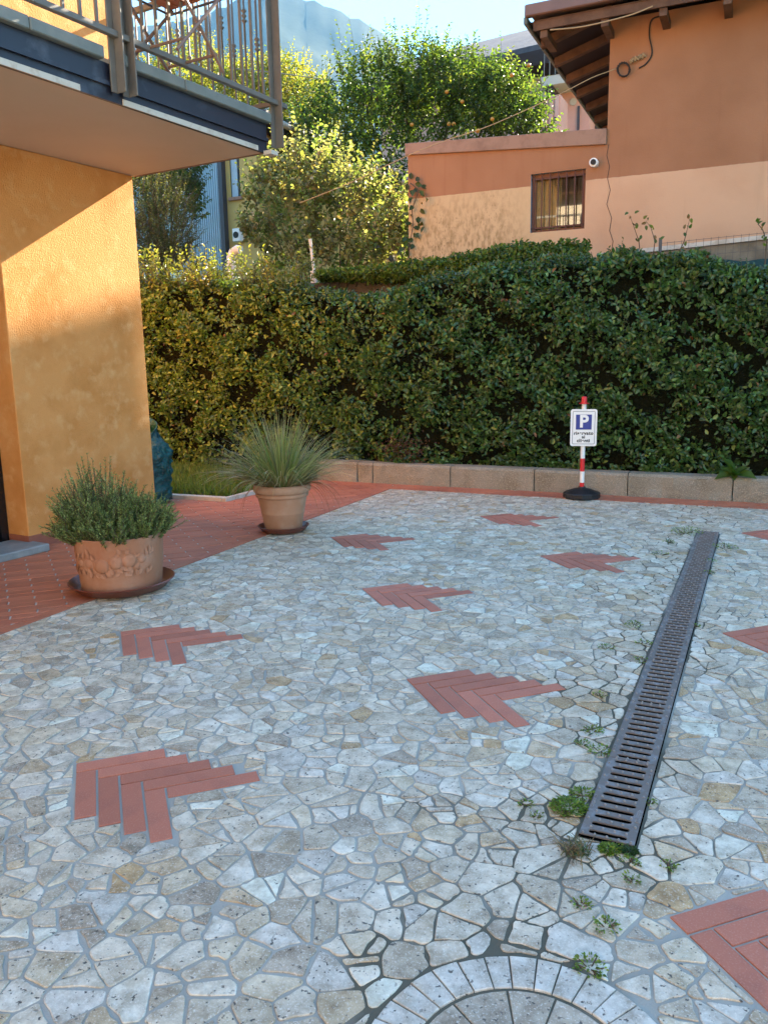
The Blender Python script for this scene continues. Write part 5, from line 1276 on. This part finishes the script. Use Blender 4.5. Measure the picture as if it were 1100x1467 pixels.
for ang, z, rr, sc in [(-.75, .20, .034, 1), (-.45, .20, .036, 1), (-.12, .19, .05, 1), (.22, .21, .045, 1), (.52, .215, .047, 1), (.82, .215, .03, 1), (-.98, .21, .028, 1), (-.3, .155, .026, 1), (.05, .14, .028, 1), (.36, .17, .026, 1), (.68, .175, .026, 1), (-.6, .155, .024, 1), (.98, .23, .022, 1)]:
    c, d = on_pot(ang, z, -.004); k = len(garl.v); garl.sphere((0, 0, 0), rr, 14, 8, (1, 1, 1))
    for i in range(k, len(garl.v)):
        v = Vector(garl.v[i]); s_ = np.array([-d[1], d[0], 0]); gq = c+s_*v.x+np.array([0, 0, 1])*v.z+d*v.y*.42; garl.v[i] = tuple(map(float, gq))
P_, A_, N_ = [], [], []
for k in range(46):
    ang = random.uniform(-1.1, 1.1); z = .20+random.choice((-1, 1))*random.uniform(.02, .065)*(1-.25*abs(ang)); c, d = on_pot(ang, z, .006); s_ = np.array([-d[1], d[0], 0])
    P_.append(c); A_.append(s_*random.uniform(-1, 1)+np.array([0, 0, 1])*(1 if z > .2 else -1)*random.uniform(.3, 1)); N_.append(d)
garl.build('fruit_garland', MT['terracotta'], pot, smooth=True)
V, F, C = leaf_arrays(np.array(P_), np.array(A_), np.array(N_), .045, .026, np.ones((46, 3)), fold=.1, droop=.02); obj('garland_leaves', quadmesh('garland_leaves', V, F, MT['terracotta']), pot)
rose = empty('rosemary_bush', p1+np.array([0, 0, z0+.296])); tag(rose, 'bushy dark green rosemary spilling over the terracotta planter', 'rosemary')
def rosemary():
    S, D, L_ = [], [], []
    def clump(cr, cf, n, spread, hgt, lean, fan=.95):
        for _ in range(n):
            a_ = random.random()*2*math.pi; r = math.sqrt(random.random()); b = p1+RH*(cr+spread*.45*r*math.cos(a_))+FH*(cf+spread*.45*r*math.sin(a_))+np.array([0, 0, z0+.29])
            d = RH*(lean+r*math.cos(a_)*fan)+FH*(r*math.sin(a_)*fan)+np.array([0, 0, 1.25-.55*r]); S.append(b); D.append(d/np.linalg.norm(d)); L_.append(hgt*(1.08-.45*r)*random.uniform(.7, 1.1))
    clump(-.10, 0, 230, .24, .47, -.02, .62); clump(.13, -.02, 190, .24, .31, .10, .8); clump(-.16, -.06, 130, .22, .26, -.26); clump(.0, -.12, 130, .30, .19, 0)
    S, D, L_ = np.array(S), np.array(D), np.array(L_); nS = len(S); parts = []; sub = []
    # side branches
    idx = rng.integers(0, nS, 620); t0 = rng.uniform(.35, .85, 620)
    S2 = S[idx]+D[idx]*(L_[idx]*t0)[:, None]; D2 = unit(D[idx]+rdir(620)*.8+np.array([0, 0, .35])); L2 = rng.uniform(.06, .13, 620)
    S_, D_, LL = np.concatenate([S, S2]), np.concatenate([D, D2]), np.concatenate([L_, L2]); n = len(S_)
    bendv = np.array([0, 0, .10])
    for k in range(30):
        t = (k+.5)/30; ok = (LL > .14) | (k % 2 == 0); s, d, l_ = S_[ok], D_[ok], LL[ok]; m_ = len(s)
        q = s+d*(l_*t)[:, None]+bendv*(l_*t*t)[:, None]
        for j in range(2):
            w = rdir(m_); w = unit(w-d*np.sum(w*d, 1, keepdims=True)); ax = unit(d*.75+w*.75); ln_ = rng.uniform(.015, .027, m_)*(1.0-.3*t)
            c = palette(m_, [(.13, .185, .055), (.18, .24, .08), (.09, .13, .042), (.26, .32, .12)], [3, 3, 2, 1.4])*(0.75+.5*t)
            sd_ = unit(np.cross(ax, rdir(m_))); wd = .0024
            Vq = np.stack([q-sd_*wd, q+sd_*wd, q+ax*ln_[:, None]+sd_*wd*.5, q+ax*ln_[:, None]-sd_*wd*.5], 1).reshape(-1, 3)
            parts.append((Vq, (np.arange(m_)*4)[:, None]+np.array([[0, 1, 2, 3]]), np.repeat(c, 4, axis=0)))
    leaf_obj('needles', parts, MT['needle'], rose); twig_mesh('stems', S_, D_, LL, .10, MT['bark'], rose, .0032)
rosemary()

p2 = np.array([-3.50, 5.60, 0.009])
sau = MB().lathe([(0, .003), (.165, .003), (.18, .010), (.205, .040), (.212, .044), (.214, .049), (.206, .051), (.196, .043), (.172, .018), (0, .014)], 48, p2)
tag(sau.build('plant_saucer', MT['saucer'], smooth=True), 'small brown saucer under the ornamental grass pot', 'saucer')
gp = empty('grass_pot', p2+np.array([0, 0, .0145])); tag(gp, 'round terracotta flower pot with thick rolled rim and ring', 'flower pot')
z2 = .0145
MB().lathe([(0, z2), (.148, z2), (.153, z2+.008), (.176, z2+.14), (.179, z2+.145), (.180, z2+.151), (.179, z2+.157), (.203, z2+.275), (.213, z2+.28), (.218, z2+.290), (.217, z2+.305), (.212, z2+.312), (.226, z2+.318), (.236, z2+.335), (.238, z2+.358), (.232, z2+.376), (.218, z2+.384), (.206, z2+.378), (.202, z2+.35), (.198, z2+.32), (0, z2+.32)], 56, p2).build('body', MT['terracotta2'], gp, smooth=True)
MB().lathe([(0, z2+.335), (.199, z2+.335)], 32, p2).build('soil', MT['soil'], gp)
og = empty('ornamental_grass', p2+np.array([0, 0, z2+.33])); tag(og, 'arching blue green ornamental grass with dry straw blades in the round pot', 'grass')
def orn_grass():
    n = 760; a_ = rng.random(n)*2*math.pi; r = rng.random(n)**.6
    side = RH*np.cos(a_)[:, None]+FH*np.sin(a_)[:, None]
    b = p2+side*(r*.14)[:, None]+np.array([0, 0, z2+.33]); d = side*(r*.85+.05)[:, None]+np.array([0, 0, 1.0])*(1.2-.35*r)[:, None]+rdir(n)*.14
    L = rng.uniform(.36, .76, n)*(1-.08*r); g = palette(n, [(.18, .225, .08), (.24, .275, .11), (.14, .18, .06), (.36, .34, .16)], [3, 3, 2, 1.5]); straw = palette(n, [(.34, .29, .15), (.26, .22, .11), (.42, .37, .22)], [2, 2, 1])
    A = ribbons(b, d, L, rng.uniform(.0055, .010, n), rng.uniform(.3, 1.5, n)*(.5+.9*r), 8, g, np.where(rng.random((n, 1)) < .6, straw, g*1.15))
    n = 260; a_ = rng.random(n)*2*math.pi; side = RH*np.cos(a_)[:, None]+FH*np.sin(a_)[:, None]; b = p2+side*.13+np.array([0, 0, z2+.34])
    st_ = palette(n, [(.40, .34, .2), (.30, .24, .13)], [1, 1]); B = ribbons(b, side*1.0+np.array([0, 0, .8])+rdir(n)*.25, rng.uniform(.38, .72, n), np.full(n, .008), rng.uniform(.8, 1.8, n), 8, st_*.8, st_*1.1)
    n = 46; a_ = np.concatenate([rng.normal(-.15, .28, 30), rng.normal(3.1, .5, 16)]); side = RH*np.cos(a_)[:, None]+FH*np.sin(a_)[:, None]; b = p2+side*.15+np.array([0, 0, z2+.36])
    rd = palette(n, [(.20, .08, .04), (.26, .12, .06)], [1, 1]); Cc = ribbons(b, side*1.0+np.array([0, 0, .55])+rdir(n)*.2, rng.uniform(.32, .55, n), np.full(n, .006), rng.uniform(2.6, 4.2, n), 9, rd*1.2, rd)
    leaf_obj('blades', [A, B, Cc], MT['blade'], og)
orn_grass()

# ================================================================== PARKING SIGN
sp = np.array([-1.50, 7.985, 0.010]); SA = R(13)
sg = empty('parking_sign', sp, 0); sg.rotation_euler = (0, 0, SA); tag(sg, 'red and white post with black round base and parking sign for customers', 'sign')
def sobj(name, me, loc=(0, 0, 0), rot=(0, 0, 0), parent=None):
    o = bpy.data.objects.new(name, me); COL.objects.link(o); o.parent = parent or sg; o.location = loc; o.rotation_euler = rot; return o
def mbm(m, name, mat, smooth=True):
    me = mesh(name, m.v, m.f, mat, smooth=smooth)
    if smooth: me.set_sharp_from_angle(angle=R(35))
    return me
bs = MB().lathe([(0, 0), (.178, 0), (.182, .008), (.182, .045), (.172, .055), (.075, .088), (.04, .095), (.034, .11), (0, .11)], 12)
sobj('base', mbm(bs, 'base', MT['rubber'], False))
for z0_, z1_, mt in ((.095, .150, 'red'), (.150, .262, 'white'), (.262, .392, 'red'), (.392, .94, 'white')):
    sobj('post_band', mbm(MB().lathe([(.0225, z0_), (.0225, z1_)], 18, cap0=True, cap1=True), 'post_band', MT[mt]))
sobj('post_cap', mbm(MB().lathe([(.0235, .925), (.050, .928), (.050, .934), (.027, .938), (.026, .99), (.021, .998), (0, .999)], 18, cap0=True), 'post_cap', MT['red']))
def rrect(w, h, r, n=5):
    P = []
    for cx_, cy_, a0_ in ((w-r, h-r, 0), (-w+r, h-r, 90), (-w+r, -h+r, 180), (w-r, -h+r, 270)):
        P += [(cx_+r*math.cos(R(a0_+90*i/n)), cy_+r*math.sin(R(a0_+90*i/n))) for i in range(n+1)]
    return P
def slab_y(poly, y0, y1, zc, mat, name):
    n = len(poly); v = [(x, y0, zc+z) for x, z in poly]+[(x, y1, zc+z) for x, z in poly]
    return mesh(name, v, [tuple(range(n)), tuple(range(2*n-1, n-1, -1))]+[(i, n+i, n+(i+1) % n, (i+1) % n) for i in range(n)], mat)
ZP = .697; PWd, PH = .126, .180
pl = sobj('sign_plate', slab_y(rrect(PWd, PH, .022), -.037, -.026, ZP, MT['white'], 'sign_plate'))
def frame_y(w, h, r, t, y, zc, mat, name):
    A = rrect(w, h, r); B = rrect(w-t, h-t, max(r-t, .003)); n = len(A)
    return mesh(name, [(x, y, zc+z) for x, z in A]+[(x, y, zc+z) for x, z in B], [(i, (i+1) % n, n+(i+1) % n, n+i) for i in range(n)], mat)
sobj('border_line', frame_y(.108, .162, .012, .006, -.0378, ZP, MT['line'], 'border_line'), parent=pl)
sobj('blue_panel', slab_y([(-.075, -.073), (.075, -.073), (.075, .073), (-.075, .073)], -.0395, -.0372, ZP+.055, MT['blue'], 'blue_panel'), parent=pl)
for tx, sz, off, z, mt, y in (('P', .165, .0058, ZP+.057, 'white', -.0402), ('riservato', .045, .0019, ZP-.055, 'ink', -.0378), ('ai', .043, .0018, ZP-.091, 'ink', -.0378), ('clienti', .045, .0019, ZP-.127, 'ink', -.0378)):
    sobj('lettering', text_mesh(tx, sz, off, 0, mat=MT[mt], spacing=1.0 if tx == 'P' else 1.12), (0.0, y, z), (math.pi/2, 0, 0), parent=pl)

# ================================================================== GARDEN BAG
c = G(209, 722); bc = np.array([c[0], c[1], 0.006])
bagv, bagf = [], []; nb, nr_ = 48, 30
for j in range(nr_):
    t = j/(nr_-1); z = .82*t
    rad = np.interp(t, [0, .04, .15, .3, .45, .62, .72, .82, .92, 1.0], [.20, .245, .265, .255, .275, .285, .25, .19, .15, .165])
    for i in range(nb):
        a_ = 2*math.pi*i/nb; w = 1+.075*float(pseudo(math.cos(a_)*2.5+t*6, math.sin(a_)*2.5, t*9))+.05*float(pseudo(math.cos(a_)*6, math.sin(a_)*6+t*14, t*22))
        zz = z + (.10*math.cos(a_-2.6)+.025*math.sin(3*a_))*max(0, t-.72)/.28
        bagv.append((bc[0]+rad*w*math.cos(a_), bc[1]+rad*w*math.sin(a_), bc[2]+zz))
for j in range(nr_-1):
    for i in range(nb): bagf.append((j*nb+i, j*nb+(i+1) % nb, (j+1)*nb+(i+1) % nb, (j+1)*nb+i))
bagf.append(tuple(reversed(range(nb))))
bag = obj('garden_bag', mesh('garden_bag', bagv, bagf, MT['bag'], smooth=True)); tag(bag, 'crumpled teal garden waste bag standing behind the ochre wall corner', 'bag')
sm_ = bag.modifiers.new('s', 'SOLIDIFY'); sm_.thickness = .004

# ================================================================== FOLDING CHAIR ON THE BALCONY
tz = 3.237; c = G(252, 92, tz+.02); ta_, to_ = float((c-B0)@EA), float((c-B0)@EO)
tb = empty('folding_chair', BW(ta_, to_, tz)); tag(tb, 'folding garden chair with orange slatted seat and crossed brown legs on the balcony', 'chair')
W2, D2_, HT_ = .22, .23, .45
for k in range(5):
    MB().bbox(ta_-W2, ta_+W2, to_-D2_+k*.093, to_-D2_+k*.093+.085, tz+HT_, tz+HT_+.020).build('slat', MT['wood'], tb, bevel=.003)
fr = MB()
loop = [BW(ta_+sx_*(W2+.025), to_+sy_*(D2_+.025), tz+HT_-.012) for sx_, sy_ in ((-1, -1), (1, -1), (1, 1), (-1, 1), (-1, -1))]
for a_, b_ in zip(loop, loop[1:]): fr.tube([a_, b_], .008, 6)
fr.build('seat_frame', MT['trim'], tb)
for s_ in (-1, 1):
    oo = to_+s_*(D2_-.02)
    for q_ in (-1, 1):
        MB().tube([BW(ta_+q_*W2, oo+.012*q_, tz+.002), BW(ta_-q_*W2*.95, oo+.012*q_, tz+HT_-.014)], .011, 8).build('leg', MT['tube'], tb, smooth=True)
    MB().tube([BW(ta_-W2*.95, oo-.012, tz+HT_-.02), BW(ta_-W2*1.25, oo-.012, tz+.86)], .011, 8).build('back_post', MT['tube'], tb, smooth=True)
for q_ in (-1, 1):
    MB().tube([BW(ta_+q_*W2*.7, to_-D2_+.02, tz+.085), BW(ta_+q_*W2*.7, to_+D2_-.02, tz+.085)], .009, 6).build('crossbar', MT['tube'], tb)
for zz in (.66, .78):
    MB().bbox(ta_-W2*1.30, ta_-W2*1.30+.018, to_-D2_+.02, to_+D2_-.02, tz+zz, tz+zz+.06).build('back_slat', MT['wood'], tb, bevel=.003)

# ================================================================== HAZE (air between here and the mountain)
HAZE_D = 0.00012
hz = MB().box(-2700, 2700, -1600, 2700, -1.2, 960)
hm = bpy.data.materials.new('haze'); hm.use_nodes = True
n_, l_ = nodes(hm); n_.remove(n_['Principled BSDF'])
pv = n_.new('ShaderNodeVolumePrincipled'); pv.inputs['Color'].default_value = (0.26, 0.58, 1.0, 1); pv.inputs['Density'].default_value = HAZE_D; pv.inputs['Anisotropy'].default_value = 0.0
l_.new(pv.outputs[0], n_['Material Output'].inputs['Volume'])
if HAZE_D > 0: tag(hz.build('haze', hm), kind='stuff')
